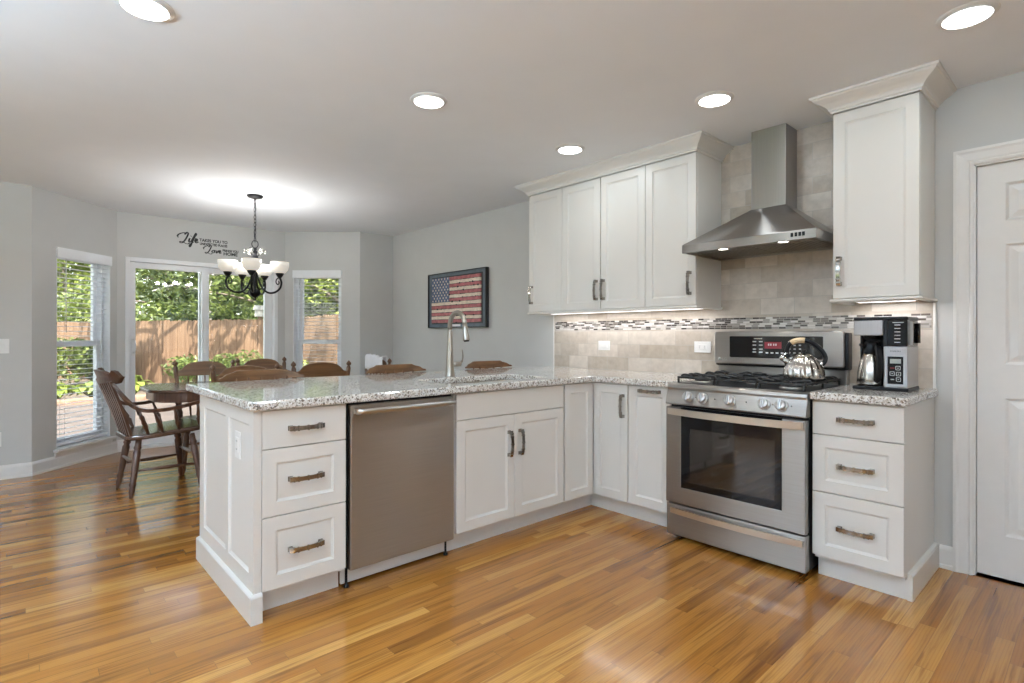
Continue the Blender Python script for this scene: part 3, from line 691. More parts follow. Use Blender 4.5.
led_bar(-0.86, 0.55, 'slim white light bar under the long row of wall cabinets', 3.2)
led_bar(1.43, 1.70, 'slim white light bar under the single wall cabinet', 1.1)

# ---------------------------------------------------------------- countertops, sink, faucet
mb = MB(); Mt = Matrix.Translation((0, 0, 0.8945)); SY = (-1.715, -0.945); SX = (-0.49, -0.10)
ctop = [(-1.10, -0.009), (-1.10, -2.815), (-1.095, -2.82), (0.0, -2.82), (0.018, -2.815), (0.027, -2.805), (0.03, -2.79), (0.03, -0.70), (0.034, -0.672), (0.046, -0.656), (0.07, -0.65), (0.598, -0.65), (0.598, -0.009)]
mb.shape([ctop, rrect(SX[0], SX[1], SY[0], SY[1], 0.05)], 0.039, 0.008, M=Mt)
tag(mb.build('countertop', 'granite'), 'speckled granite countertop covering the L-shaped peninsula and corner', 'countertop')
mb = MB(); mb.shape([[(1.374, -0.009), (1.374, -0.65), (1.745, -0.65), (1.760, -0.645), (1.766, -0.632), (1.766, -0.009)]], 0.039, 0.008, M=Mt)
tag(mb.build('countertop', 'granite'), 'short speckled granite countertop right of the stove, under the coffee maker', 'countertop')
sk = thing('sink', 'stainless undermount sink set into the peninsula countertop', 'sink', (-0.295, -1.33, 0.69))
mb = MB(); z = 0.8745
def lp(ins, zz, r): return [(x, y, zz) for x, y in rrect(SX[0]-0.004+ins, SX[1]+0.004-ins, SY[0]-0.004+ins, SY[1]+0.004-ins, r)]
mb.rings([lp(-0.02, z, 0.06), lp(0, z, 0.055), lp(0.004, z-0.01, 0.055), lp(0.012, 0.73, 0.06), lp(0.035, 0.705, 0.06), lp(0.16, 0.70, 0.03)], False, True, smooth=True); mb.build('basin', 'steel_y', sk, recalc=False)
mb = MB(); mb.lathe([(0.045, 0.7005), (0.045, 0.705), (0.036, 0.7055), (0.033, 0.702), (0.0, 0.702)], (-0.295, -1.33, 0), 20); mb.build('drain', 'chrome', sk)
fc = thing('faucet', 'brushed nickel gooseneck pull-down kitchen faucet behind the sink', 'faucet', (-0.612, -1.372, 0.9145))
mb = MB(); mb.lathe([(0.034, 0.9142), (0.034, 0.917), (0.0315, 0.925), (0.027, 0.98), (0.021, 1.10), (0.0165, 1.20), (0.0155, 1.225)], (-0.612, -1.372, 0), 22)
arc = [(-0.612, -1.372, 1.215)]
for i in range(15):
    a = math.radians(180-i*12.5); arc.append((-0.612+0.082+0.082*math.cos(a), -1.372, 1.248+0.088*math.sin(a)))
mb.tube(arc, 0.0155, 14); mb.build('spout', 'faucet_nickel', fc)
mb = MB(); e = Vector(arc[-1]); d = (e-Vector(arc[-2])).normalized()
mb.tube([e-d*0.005, e+d*0.02, e+d*0.055, e+d*0.10, e+d*0.105], [0.0155, 0.0165, 0.0195, 0.024, 0.0235], 16); h = mb.build('spray_head', 'faucet_nickel', fc)
mb = MB(); mb.tube([e+d*0.104, e+d*0.112], [0.019, 0.017], 16); mb.build('nozzle', 'black_plastic', h)
mb = MB(); mb.tube([(-0.612, -1.35, 0.992), (-0.612, -1.285, 0.992)], 0.0175, 16); mb.build('valve_body', 'faucet_nickel', fc)
mb = MB(); mb.tube(smooth_path([(-0.612, -1.29, 0.995), (-0.608, -1.272, 1.012), (-0.600, -1.272, 1.05), (-0.597, -1.280, 1.09)], 4), [0.012]*5+[0.008]*4+[0.006]*4, 10, flat=0.6); mb.build('lever', 'faucet_nickel', fc)

# ---------------------------------------------------------------- stove
RX0, RX1 = 0.604, 1.368; RC = (RX0+RX1)/2
rg = thing('gas_range', 'stainless steel gas stove with black oven window, under the range hood', 'stove', (RC, -0.35, 0))
mb = MB(); mb.box(RX0+0.002, RX1-0.002, -0.635, -0.015, 0.03, 0.895, 0.003)
for x in (RX0+0.05, RX1-0.05):
    for y in (-0.58, -0.08): mb.lathe([(0.018, 0.0), (0.018, 0.03)], (x, y, 0), 10)
mb.build('range_body', 'black_satin', rg)
mb = MB(); mb.box(RX0, RX1, -0.682, -0.63, 0.028, 0.207, 0.006); d = mb.build('storage_drawer', 'steel_x', rg)
def bow(z, y_end, out, x0, x1, hh, tt, n=16):
    mb = MB(); pts = []; 
    for i in range(n+1):
        q = 2*i/n-1; pts.append((x0+(x1-x0)*i/n, y_end-out*(1-abs(q)**2.4), z))
    mb.bar(pts, hh, tt, (0, 1, 0)); return mb
mb = bow(0.172, -0.688, 0.022, RX0+0.03, RX1-0.012, 0.030, 0.014); tag(mb.build('handle', 'handle_metal', d), 'bowed full-width handle')
od = None
mb = MB(); Mo = frame((0, -0.672, 0), (1, 0, 0), (0, 0, 1), (0, -1, 0))
gx0, gx1, gz0 = 0.700, 1.258, 0.312
mb.shape([[(RX0, 0.218), (RX1, 0.218), (RX1, 0.772), (gx1, 0.772), (gx1, gz0), (gx0, gz0), (gx0, 0.772), (RX0, 0.772)]], 0.036, 0.003, M=Mo); mb.box(RX0+0.003, RX1-0.003, -0.654, -0.636, 0.22, 0.77)
od = mb.build('oven_door', 'steel_x', rg)
mb = MB(); mb.shape([[(gx0, gz0), (gx1, gz0), (gx1, 0.771), (gx0, 0.771)], [(0.752, 0.352), (1.222, 0.352), (1.222, 0.655), (0.752, 0.655)]], 0.032, 0.001, M=Mo); mb.build('window_surround', 'black_glass', od)
mb = MB(); mb.box(0.748, 1.226, -0.684, -0.678, 0.348, 0.659); tag(mb.build('oven_window', 'oven_glass', od), 'dark oven window')
mb = bow(0.748, -0.70, 0.034, RX0+0.022, RX1-0.008, 0.036, 0.016)
for x in (RX0+0.045, RX1-0.03): mb.box(x-0.02, x+0.02, -0.712, -0.688, 0.735, 0.762, 0.003)
tag(mb.build('handle', 'handle_metal', od), 'bowed full-width handle')
# control panel
mb = MB(); prof = [(-0.63, 0.787), (-0.688, 0.787), (-0.692, 0.793), (-0.668, 0.872), (-0.672, 0.884), (-0.668, 0.899), (-0.655, 0.905), (-0.63, 0.905)]
mb.rings([[(RX0-0.002, y, z) for y, z in prof], [(RX1+0.002, y, z) for y, z in prof]]); pn = mb.build('control_panel', 'steel_x', rg)
nrm = Vector((0, -0.957, 0.291)); up = Vector((0, 0.291, 0.957))
for x in (0.741, 0.830, 0.988, 1.168, 1.254):
    Mk = frame(Vector((x, -0.681, 0.836)), (1, 0, 0), up, nrm)
    mb = MB(); mb.lathe([(0.030, -0.002), (0.030, 0.004), (0.0275, 0.006)], seg=24, M=Mk); mb.lathe([(0.0255, 0.005), (0.0245, 0.024), (0.022, 0.027), (0.0, 0.027)], seg=24, M=Mk)
    k = mb.build('burner_knob', 'knob_metal', pn)
    mb = MB(); mb.box(-0.0065, 0.0065, -0.024, 0.024, 0.026, 0.034, 0.002, M=Mk); mb.build('knob_grip', 'knob_metal', k)
    mb = MB(); mb.box(-0.0012, 0.0012, -0.0235, 0.0235, 0.0335, 0.0346, M=Mk); mb.build('pointer_line', 'dark_gap', k)
for x in (0.787, 0.90, 1.075, 1.21, 1.30):
    mb = MB(); Mk = frame(Vector((x, -0.6805, 0.838)), (1, 0, 0), up, nrm); mb.lathe([(0.0035, -0.002), (0.0035, 0.0008)], seg=8, M=Mk); mb.build('position_dot', 'dark_gap', pn)
# cooktop
mb = MB(); mb.box(RX0-0.002, RX1+0.002, -0.655, -0.055, 0.893, 0.906, 0.004); mb.build('cooktop', 'steel_x', rg)
mb = MB(); mb.rings([[(x, y, 0.906) for x, y in rrect(RX0+0.022, RX1-0.022, -0.625, -0.075, 0.03)], [(x, y, 0.9095) for x, y in rrect(RX0+0.026, RX1-0.026, -0.621, -0.079, 0.03)]]); mb.build('burner_tray', 'black_satin', rg)
for x, y, r in ((0.735, -0.50, 0.048), (0.735, -0.20, 0.038), (RC, -0.35, 0.045), (1.237, -0.50, 0.052), (1.237, -0.20, 0.036)):
    mb = MB(); mb.lathe([(r+0.012, 0.909), (r+0.010, 0.918), (r-0.004, 0.920)], (x, y, 0), 24); bu = mb.build('burner', 'knob_metal', rg)
    mb = MB(); mb.lathe([(r-0.002, 0.919), (r, 0.926), (r-0.006, 0.930), (0, 0.931)], (x, y, 0), 24); mb.build('burner_cap', 'cast_iron', bu)
gw = (RX1-RX0-0.05)/3
for k in range(3):
    x0 = RX0+0.025+k*gw+0.003; x1 = x0+gw-0.006; y0, y1 = -0.615, -0.085; mb = MB(); t = 0.0105; z0, z1 = 0.934, 0.9465
    for q in ((x0, x1, y0, y0+t), (x0, x1, y1-t, y1), (x0, x0+t, y0, y1), (x1-t, x1, y0, y1)): mb.box(*q, z0, z1, 0.003)
    ym = (y0+y1)/2; xm = (x0+x1)/2
    mb.box(x0, x1, ym-t/2, ym+t/2, z0, z1, 0.003)
    for yy in ((y0+ym)/2, (y1+ym)/2):
        mb.box(x0, xm-0.03, yy-t/2, yy+t/2, z0, z1+0.002, 0.003); mb.box(xm+0.03, x1, yy-t/2, yy+t/2, z0, z1+0.002, 0.003)
        mb.box(xm-t/2, xm+t/2, yy+0.03, yy+0.125, z0, z1+0.002, 0.003); mb.box(xm-t/2, xm+t/2, yy-0.125, yy-0.03, z0, z1+0.002, 0.003)
    for xx in (x0+t/2, x1-t/2):
        for yy in (y0+t/2, ym, y1-t/2): mb.box(xx-t/2, xx+t/2, yy-t/2, yy+t/2, 0.9095, z0, 0.002)
    for yy in (y0+0.035, (y0*2+ym)/3+0.02, (y0+2*ym)/3-0.01, ym+0.06, (y1+ym)/2+0.045, y1-0.035):
        mb.tube(smooth_path([(x0+0.002, yy, 0.932), (x0+0.012, yy, 0.951), (x0+0.035, yy, 0.956), (x0+0.075, yy, 0.948)], 3), 0.0062, 6); mb.tube(smooth_path([(x1-0.002, yy, 0.932), (x1-0.012, yy, 0.951), (x1-0.035, yy, 0.956), (x1-0.075, yy, 0.948)], 3), 0.0062, 6)
    mb.build('burner_grate', 'cast_iron', rg)
# backguard
mb = MB(); mb.box(RX0+0.004, RX1-0.004, -0.062, -0.016, 0.893, 1.01, 0.003); mb.build('riser', 'steel_x', rg)
mb = MB(); mb.box(RX0-0.004, RX1+0.012, -0.088, -0.012, 0.992, 1.205, 0.012); bgd = mb.build('backguard', 'black_satin', rg)
Mg = frame((0, -0.0985, 0), (1, 0, 0), (0, 0, 1), (0, -1, 0))
mb = MB(); mb.shape([rrect(RX0-0.002, RX1-0.004, 1.006, 1.213, 0.014)], 0.022, 0.006, M=Mg); mb.build('backguard_face', 'steel_x', bgd)
mb = MB(); mb.shape([rrect(0.708, 1.258, 1.049, 1.183, 0.006)], 0.004, 0.001, M=frame((0, -0.1105, 0), (1, 0, 0), (0, 0, 1), (0, -1, 0))); dp = mb.build('display_panel', 'black_glass', bgd)
Mdp = frame((0, -0.1128, 0), (1, 0, 0), (0, 0, 1), (0, -1, 0))
mb = MB(); mb.box(0.930, 1.030, 1.108, 1.148, 0, 0.0006, M=Mdp); mb.build('clock_display', 'red_display', dp)
mb = MB()
for x in (0.955, 0.968, 0.985, 0.998): mb.box(x-0.004, x+0.004, 1.126, 1.138, 0.0004, 0.001, M=Mdp)
for x in (0.868, 0.872+0.035):
    for z in (1.085, 1.103, 1.128, 1.15): mb.box(x-0.011, x+0.011, z-0.0035, z+0.0035, 0, 0.0006, M=Mdp)
for x in (0.945, 0.975, 1.005, 1.035): mb.box(x-0.008, x+0.008, 1.078, 1.086, 0, 0.0006, M=Mdp)
for x in (1.075, 1.105, 1.135):
    for z in (1.085, 1.108, 1.13, 1.15): mb.box(x-0.006, x+0.006, z-0.003, z+0.003, 0, 0.0006, M=Mdp)
mb.box(0.865, 0.915, 1.166, 1.171, 0, 0.0006, M=Mdp)
mb.build('button_markings', 'print_white', dp)
mb = MB(); Ml = frame((0.640, -0.1098, 1.036), (1, 0, 0), (0, 0, 1), (0, -1, 0)); mb.lathe([(0.010, 0), (0.010, 0.0006)], seg=20, M=Ml); mb.text('LG', 0.028, frame((0.656, -0.1098, 1.027), (1, 0, 0), (0, 0, 1), (0, -1, 0)), align='LEFT')
mb.build('maker_mark', 'lcd_grey', bgd)

# ---------------------------------------------------------------- kettle on the back right burner
kt = thing('tea_kettle', 'fluted stainless steel whistling kettle standing on the right of the stove', 'kettle', (0, 0, 0))
mb = MB(); prof = [(0.060, 0.0), (0.098, 0.002), (0.103, 0.012), (0.1025, 0.030), (0.098, 0.055), (0.088, 0.080), (0.072, 0.103), (0.054, 0.119), (0.044, 0.125)]
lpz = []; SEG = 96
for r, z in prof:
    am = 0.0 if z < 0.004 else 0.045*min(1, z/0.02)
    lpz.append([((r*(1+am*math.cos(16*(2*PI*i/SEG)+z*10)))*math.cos(2*PI*i/SEG), (r*(1+am*math.cos(16*(2*PI*i/SEG)+z*10)))*math.sin(2*PI*i/SEG), z) for i in range(SEG)])
mb.rings(lpz, True, True, smooth=True); kb = mb.build('kettle_body', 'kettle_steel', kt)
mb = MB(); mb.lathe([(0.046, 0.122), (0.047, 0.127), (0.036, 0.134), (0.012, 0.139), (0.0, 0.139)], seg=24); ld = mb.build('lid', 'kettle_steel', kt)
mb = MB(); mb.lathe([(0.008, 0.137), (0.007, 0.146), (0.014, 0.152), (0.013, 0.162), (0.0, 0.165)], seg=16); mb.build('lid_knob', 'black_plastic', ld)
mb = MB(); mb.tube([(-0.070, -0.01, 0.075), (-0.090, -0.013, 0.098), (-0.108, -0.016, 0.112)], [0.021, 0.016, 0.013], 14); sp = mb.build('spout', 'kettle_steel', kt)
mb = MB(); mb.tube([(-0.103, -0.015, 0.108), (-0.116, -0.017, 0.119), (-0.121, -0.018, 0.122)], [0.0155, 0.0155, 0.010], 14); mb.tube([(-0.108, -0.016, 0.120), (-0.095, -0.012, 0.137), (-0.084, -0.008, 0.142)], [0.004, 0.004, 0.006], 8); mb.build('whistle_cap', 'chrome', sp)
mb = MB(); hp = smooth_path([(-0.062, 0, 0.112), (-0.083, 0, 0.138), (-0.082, 0, 0.172), (-0.058, 0, 0.203), (-0.015, 0, 0.214), (0.035, 0, 0.203), (0.080, 0, 0.168), (0.105, 0, 0.125), (0.100, 0, 0.093), (0.086, 0, 0.079)], 5)
mb.tube(hp, [0.009 if i < 6 else 0.0135 for i in range(len(hp))], 10, flat=0.8); hd = mb.build('handle', 'black_plastic', kt)
mb = MB(); i0 = 14; mb.tube(hp[i0:i0+9], 0.0155, 12); tag(mb.build('handle_grip', 'wood_cork', hd), 'tan grip on the handle')
for x, z in ((-0.062, 0.108), (0.086, 0.083)):
    mb = MB(); mb.lathe([(0.013, -0.014), (0.013, 0.010), (0.008, 0.014)], (x, 0, z), 12); mb.build('handle_bracket', 'chrome', kt)
kt.scale = (0.94, 0.94, 0.96); kt.location = (1.260, -0.405, 0.957); kt.rotation_euler = (0, 0, math.radians(18))

# ---------------------------------------------------------------- range hood
hd = thing('range_hood', 'stainless steel pyramid range hood with square chimney above the stove', 'range hood', (0.973, -0.25, 1.69))
hx0, hx1, hy = 0.594, 1.352, -0.50
mb = MB(); cx0, cx1, cy = 0.876, 1.079, -0.178
mb.rings([[(hx0, hy, 1.738), (hx1, hy, 1.738), (hx1, -0.009, 1.738), (hx0, -0.009, 1.738)], [(hx0+0.004, hy+0.004, 1.742), (hx1-0.004, hy+0.004, 1.742), (hx1-0.004, -0.009, 1.742), (hx0+0.004, -0.009, 1.742)], [(cx0, cy-0.004, 1.958), (cx1, cy-0.004, 1.958), (cx1, -0.009, 1.958), (cx0, -0.009, 1.958)]]); mb.build('canopy', 'steel_x', hd)
mb = MB()
lip = [[(hx0, hy), (hx1, hy), (hx1, -0.009), (hx0, -0.009)], [(hx0+0.014, hy+0.014), (hx1-0.014, hy+0.014), (hx1-0.014, -0.025), (hx0+0.014, -0.025)]]
mb.shape(lip, 0.049, 0.002, M=Matrix.Translation((0, 0, 1.7135))); mb.build('canopy_rim', 'steel_x', hd)
mb = MB(); mb.box(hx0+0.012, hx1-0.012, hy+0.012, -0.022, 1.700, 1.737); mb.build('underside', 'metal_dark_filter', hd)
for x0, x1 in ((0.635, 0.968), (0.978, 1.311)):
    mb = MB(); mb.box(x0, x1, -0.385, -0.045, 1.6955, 1.701, 0.002)
    for i in range(14): xx = x0+0.02+i*(x1-x0-0.04)/13; mb.box(xx-0.006, xx+0.006, -0.365, -0.065, 1.693, 1.697)
    mb.build('grease_filter', 'metal_dark_filter', hd)
for x in (0.825, 1.165):
    mb = MB(); mb.lathe([(0.034, 1.700), (0.034, 1.696), (0.027, 1.6945), (0.0265, 1.698)], (x, -0.437, 0), 20, cap=False); r = mb.build('lamp_ring', 'chrome', hd)
    mb = MB(); mb.lathe([(0.0265, 1.6965), (0.0, 1.6965)], (x, -0.437, 0), 20); mb.build('lamp_glass', 'lamp_lens', r)
    ldt = bpy.data.lights.new('hood_lamp', 'SPOT'); ldt.energy = 5; ldt.spot_size = math.radians(110); ldt.spot_blend = 0.8; ldt.shadow_soft_size = 0.025; ldt.color = (1, 0.92, 0.82)
    lo = bpy.data.objects.new('hood_lamp', ldt); COL.objects.link(lo); lo.parent = hd; lo.location = (x-0.973, -0.437+0.25, 1.693-1.69)
mb = MB(); mb.box(cx0, cx1, cy, -0.009, 1.955, H-0.001, 0.002); ch = mb.build('chimney', 'steel_v', hd)
for x in (1.234, 1.254, 1.273, 1.291):
    mb = MB(); mb.box(x-0.0065, x+0.0065, -0.5035, -0.497, 1.706, 1.727, 0.0015); mb.build('push_button', 'black_plastic', hd)

# ---------------------------------------------------------------- coffee maker and carafe
cm = thing('coffee_maker', 'black and stainless drip coffee maker on the short countertop right of the stove', 'coffee maker', (1.59, -0.225, 0.914))
x0, x1, yf, yb = 1.471, 1.703, -0.33, -0.11
mb = MB(); mb.box(x0-0.003, x1+0.003, yf-0.006, yb, 0.9145, 0.931, 0.004); mb.build('base_plate', 'black_plastic', cm)
mb = MB(); mb.box(x0+0.006, 1.604, -0.185, yb, 0.93, 1.20, 0.004); mb.box(1.600, 1.612, -0.30, yb, 0.93, 1.262, 0.003); mb.box(x0, x0+0.012, -0.215, yb, 0.93, 1.20, 0.003); mb.box(x0, x1, yf+0.004, yb, 1.262, 1.281, 0.006); mb.box(1.60, 1.618, yf+0.01, yb, 1.13, 1.27); mb.build('housing', 'black_plastic', cm)
mb = MB(); mb.box(x0, 1.600, yf, yb, 1.188, 1.264, 0.006); mb.build('brew_head', 'steel_v', cm)
mb = MB(); mb.lathe([(0.032, 1.168), (0.040, 1.19)], (1.534, -0.255, 0), 20); mb.build('drip_spout', 'black_plastic', cm)
mb = MB(); mb.box(1.616, x1-0.002, yf+0.004, yb, 1.135, 1.264, 0.006); rs = mb.build('water_reservoir', 'black_glass', cm)
mb = MB()
for i in range(6): z = 1.155+i*0.017; mb.box(1.648, 1.672, yf+0.0028, yf+0.0045, z-0.002, z+0.002)
mb.box(1.640, 1.685, yf+0.0028, yf+0.0045, 1.250, 1.2535); mb.build('level_marks', 'print_white', rs)
mb = MB(); mb.box(1.602, x1, yf, yb, 0.931, 1.134, 0.006); cb = mb.build('control_box', 'steel_v', cm)
mb = MB(); mb.box(1.620, 1.685, yf-0.002, yf+0.002, 0.950, 1.085, 0.001); kp = mb.build('keypad', 'black_glass', cb)
mb = MB(); mb.box(1.631, 1.676, yf-0.003, yf-0.0015, 1.051, 1.073); mb.build('clock_display', 'lcd_grey', kp)
mb = MB()
Mkp = frame((0, yf-0.0022, 0), (1, 0, 0), (0, 0, 1), (0, -1, 0))
for xx, zz in ((1.664, 1.029), (1.640, 1.001), (1.666, 1.000), (1.666, 0.973)):
    mb.shape([rrect(xx-0.010, xx+0.010, zz-0.010, zz+0.010, 0.003, 3), rrect(xx-0.008, xx+0.008, zz-0.008, zz+0.008, 0.002, 3)], 0.0008, 0, M=Mkp); mb.box(xx-0.003, xx+0.003, zz-0.0015, zz+0.0015, 0, 0.0006, M=Mkp)
mb.box(1.634, 1.648, 0.970, 0.975, 0, 0.0006, M=Mkp); mb.build('key_outlines', 'print_white', kp)
mb = MB(); mb.box(1.632, 1.650, 1.0265, 1.0305, 0, 0.0006, M=Mkp); mb.build('red_key', 'red_display', kp)
mb = MB(); mb.text('ZOJIRUSHI', 0.0095, frame((1.6525, yf-0.0003, 1.108), (1, 0, 0), (0, 0, 1), (0, -1, 0))); mb.build('maker_mark', 'black_plastic', cb)
mb = MB(); mb.tube([(1.706, -0.135, 1.15), (1.706, -0.135, 1.25)], 0.010, 10); mb.build('side_tube', 'black_glass', cm)
cf = thing('carafe', 'stainless thermal carafe with black handle standing inside the coffee maker', 'carafe', (1.535, -0.262, 0.931))
KC = (1.535, -0.262, 0)
mb = MB(); mb.lathe([(0.052, 0.9312), (0.063, 0.934), (0.0655, 0.945), (0.0645, 0.975), (0.060, 1.015), (0.051, 1.055), (0.041, 1.085), (0.034, 1.098)], KC, 32); mb.build('carafe_body', 'kettle_steel', cf)
mb = MB(); mb.lathe([(0.0355, 1.096), (0.037, 1.102), (0.034, 1.128), (0.032, 1.150), (0.024, 1.157), (0.0, 1.157)], KC, 24); mb.tube([(1.508, -0.285, 1.132), (1.496, -0.297, 1.140), (1.490, -0.302, 1.142)], [0.012, 0.009, 0.005], 10); mb.build('carafe_lid', 'black_plastic', cf)
mb = MB(); mb.bar(smooth_path([(1.556, -0.285, 1.13), (1.572, -0.312, 1.132), (1.583, -0.330, 1.108), (1.587, -0.336, 1.06), (1.585, -0.336, 1.0), (1.578, -0.328, 0.966), (1.568, -0.312, 0.962)], 4), 0.026, 0.014, (0.6, -0.6, 0.2)); mb.build('handle', 'black_plastic', cf)

# ---------------------------------------------------------------- recessed ceiling lamps
def downlight(x, y, label, first=[None]):
    if first[0] is None:
        t = thing('recessed_light', label, 'light', (0, 0, 0), 'round recessed ceiling lights')
        mb = MB(); mb.lathe([(0.078, -0.012), (0.080, -0.0015), (0.094, -0.005), (0.098, -0.001), (0.098, 0.0), (0.070, 0.0)], seg=40, cap=False); mb.build('trim_ring', 'white_trim', t)
        mb = MB(); mb.lathe([(0.0785, -0.0085), (0.05, -0.0095), (0.0, -0.010)], seg=40); mb.build('lens', 'lamp_lens', t)
        ld = bpy.data.lights.new('ceiling_lamp', 'AREA'); ld.shape = 'DISK'; ld.size = 0.14; ld.energy = LAMP_W; ld.color = LAMP_COL
        lo = bpy.data.objects.new('ceiling_lamp', ld); COL.objects.link(lo); lo.parent = t; lo.location = (0, 0, -0.0135)
        first[0] = t
    else: t = copy_tree(first[0], label)
    t.location = (x, y, H); return t
downlight(-0.113, -3.155, 'large round ceiling light cut by the top edge, above the peninsula end')
downlight(-0.081, -1.893, 'round ceiling light over the middle of the peninsula')
downlight(-0.076, -0.775, 'small round ceiling light in front of the left wall cabinets')
downlight(0.953, -0.790, 'round ceiling light in front of the range hood')
downlight(1.985, -0.775, 'large round ceiling light at the top right, beside the single wall cabinet')
for x, y in ((1.98, -1.95), (0.95, -3.15), (1.98, -3.15), (3.2, -1.4), (3.2, -3.15), (-0.8, -5.2), (1.2, -5.2), (3.2, -5.2), (-2.6, -5.2)):  # unseen ceiling lights, added to light the room more evenly
    downlight(x, y, 'added round ceiling light out of view, there to brighten the room')

# ---------------------------------------------------------------- chandelier
CX, CY = -2.80, -1.937
cl = thing('chandelier', 'black five-arm chandelier with white glass bowl shades over the dining table', 'chandelier', (CX, CY, H))
mb = MB(); mb.lathe([(0.068, 2.4365), (0.068, 2.428), (0.058, 2.416), (0.030, 2.408), (0.010, 2.405), (0.006, 2.396)], (CX, CY, 0), 24); mb.build('ceiling_canopy', 'bronze_black', cl)
mb = MB(); z = 2.400; k = 0
while z > 2.04:
    c0 = z-0.021; a = Vector((math.cos(k*PI/2+0.6), math.sin(k*PI/2+0.6), 0))
    mb.tube([Vector((CX, CY, c0))+a*(0.0105*math.cos(2*PI*i/12))+V(0, 0, 0.021*math.sin(2*PI*i/12)) for i in range(12)], 0.0028, 6, closed=True); z -= 0.034; k += 1
mb.tube([(CX-0.004, CY, 2.40), (CX+0.006, CY+0.006, 2.2), (CX-0.004, CY, 2.1), (CX, CY, 2.03)], 0.003, 6); mb.build('chain', 'bronze_black', cl)
mb = MB(); mb.tube([Vector((CX, CY, 2.0))+Vector((0.293, 0.956, 0))*(0.026*math.cos(2*PI*i/16))+V(0, 0, 0.034*math.sin(2*PI*i/16)) for i in range(16)], 0.004, 6, closed=True)
mb.lathe([(0.0, 1.972), (0.012, 1.968), (0.016, 1.955), (0.010, 1.945), (0.030, 1.925), (0.034, 1.905), (0.026, 1.885), (0.040, 1.865), (0.040, 1.835), (0.024, 1.80), (0.012, 1.775), (0.010, 1.60), (0.016, 1.60), (0.040, 1.588), (0.050, 1.566), (0.044, 1.545), (0.020, 1.528), (0.010, 1.520), (0.015, 1.510), (0.009, 1.498), (0.0, 1.494)], (CX, CY, 0), 20); mb.build('hub', 'bronze_black', cl)
mb = MB()
for i in range(6):
    a = i*PI/3+0.3; d = Vector((math.cos(a), math.sin(a), 0)); mb.tube([Vector((CX, CY, 1.905))+d*0.03, Vector((CX, CY, 1.945))+d*0.060, Vector((CX, CY, 1.94))+d*0.078], [0.005, 0.004, 0.003], 6)
    c0 = Vector((CX, CY, 1.938))+d*0.082
    for j in range(5):
        b_ = 2*PI*j/5; e_ = d.cross(V(0, 0, 1))*math.cos(b_)+V(0, 0, 1)*math.sin(b_); mb.tube([c0, c0+e_*0.012, c0+e_*0.022+d*0.008], [0.002, 0.007, 0.002], 6)
tag(mb.build('flower_ornament', 'crystal', cl), 'ring of pale glass flowers round the hub')
for k in range(5):
    th = math.radians((-7, 68, 158, 209, 278)[k]); wa = math.radians(-17)+th; d = Vector((math.cos(wa), math.sin(wa), 0)); c0 = Vector((CX, CY, 0))
    P = lambda r, z: c0+d*(r*0.83 if r > 0.05 else r)+V(0, 0, z-0.012)
    mb = MB(); mb.tube(smooth_path([P(0.012, 1.76), P(0.030, 1.70), P(0.075, 1.625), P(0.135, 1.580), P(0.205, 1.580), P(0.262, 1.615), P(0.280, 1.668), P(0.262, 1.712)], 5), 0.009, 8)
    mb.tube(smooth_path([P(0.262, 1.712), P(0.235, 1.705), P(0.222, 1.676), P(0.238, 1.652), P(0.256, 1.664), P(0.250, 1.682)], 5), 0.005, 8)
    mb.tube(smooth_path([P(0.03, 1.585), P(0.065, 1.615), P(0.105, 1.600), P(0.125, 1.582)], 5), 0.005, 8); am = mb.build('arm', 'bronze_black', cl)
    q = P(0.262, 0); mb = MB(); mb.lathe([(0.006, 1.708), (0.016, 1.714), (0.030, 1.735), (0.036, 1.752), (0.030, 1.756)], q, 16); mb.build('shade_cup', 'bronze_black', am)
    mb = MB(); mb.lathe([(0.030, 1.750), (0.050, 1.760), (0.069, 1.786), (0.077, 1.820), (0.079, 1.852), (0.075, 1.852), (0.073, 1.820), (0.065, 1.788), (0.046, 1.764), (0.0, 1.758)], q, 28, cap=False); sh = mb.build('glass_shade', 'shade_glass', am)
    tag(sh, 'white glass bowl shade')
    mb = MB(); mb.lathe([(0.010, 1.758), (0.010, 1.785), (0.024, 1.815), (0.024, 1.830), (0.012, 1.846), (0.0, 1.849)], q, 14); mb.build('light_bulb', 'lamp_lens', am)
    ldt = bpy.data.lights.new('chandelier_bulb', 'POINT'); ldt.energy = 4.5; ldt.shadow_soft_size = 0.03; ldt.color = (0.97, 0.97, 0.97)
    lo = bpy.data.objects.new('chandelier_bulb', ldt); COL.objects.link(lo); lo.parent = cl; lo.location = q+V(0, 0, 1.875)-cl.location

# ---------------------------------------------------------------- lettering on the bay wall
wl = thing('wall_lettering', 'black script lettering on the wall above the patio door', 'wall lettering', (-4.3995, -1.95, 2.2))
def script(word, strokes, y, z, sc):
    mb = MB(); M = frame((-4.3993, y, z), (0, 1, 0), (0, 0, 1), (1, 0, 0))
    for pts, w in strokes:
        pp = smooth_path([(p[0]*sc, p[1]*sc, 0) for p in pts], 5); n = len(pp); ws = []
        for i in range(n):
            d = pp[min(i+1, n-1)]-pp[max(i-1, 0)]; d.normalize(); steep = max(0, abs(d.y)*(1 if d.y*d.x >= -0.2 else 0.5)); ws.append(sc*w*(0.55+1.15*steep))
        mb.bar(pp, ws, 0.0012, (0, 0, 1), M=M)
    return mb.build(word, 'vinyl_black', wl)
Ls = ([(-0.28, 0.42), (-0.36, 0.55), (-0.25, 0.72), (0.0, 0.86), (0.28, 0.92), (0.22, 0.75), (0.42, 0.98), (0.50, 0.86), (0.40, 0.55), (0.22, 0.2), (0.05, 0.0), (-0.12, -0.06), (-0.16, 0.04), (0.0, 0.08), (0.2, -0.02), (0.42, -0.1), (0.62, 0.0)], 0.085)
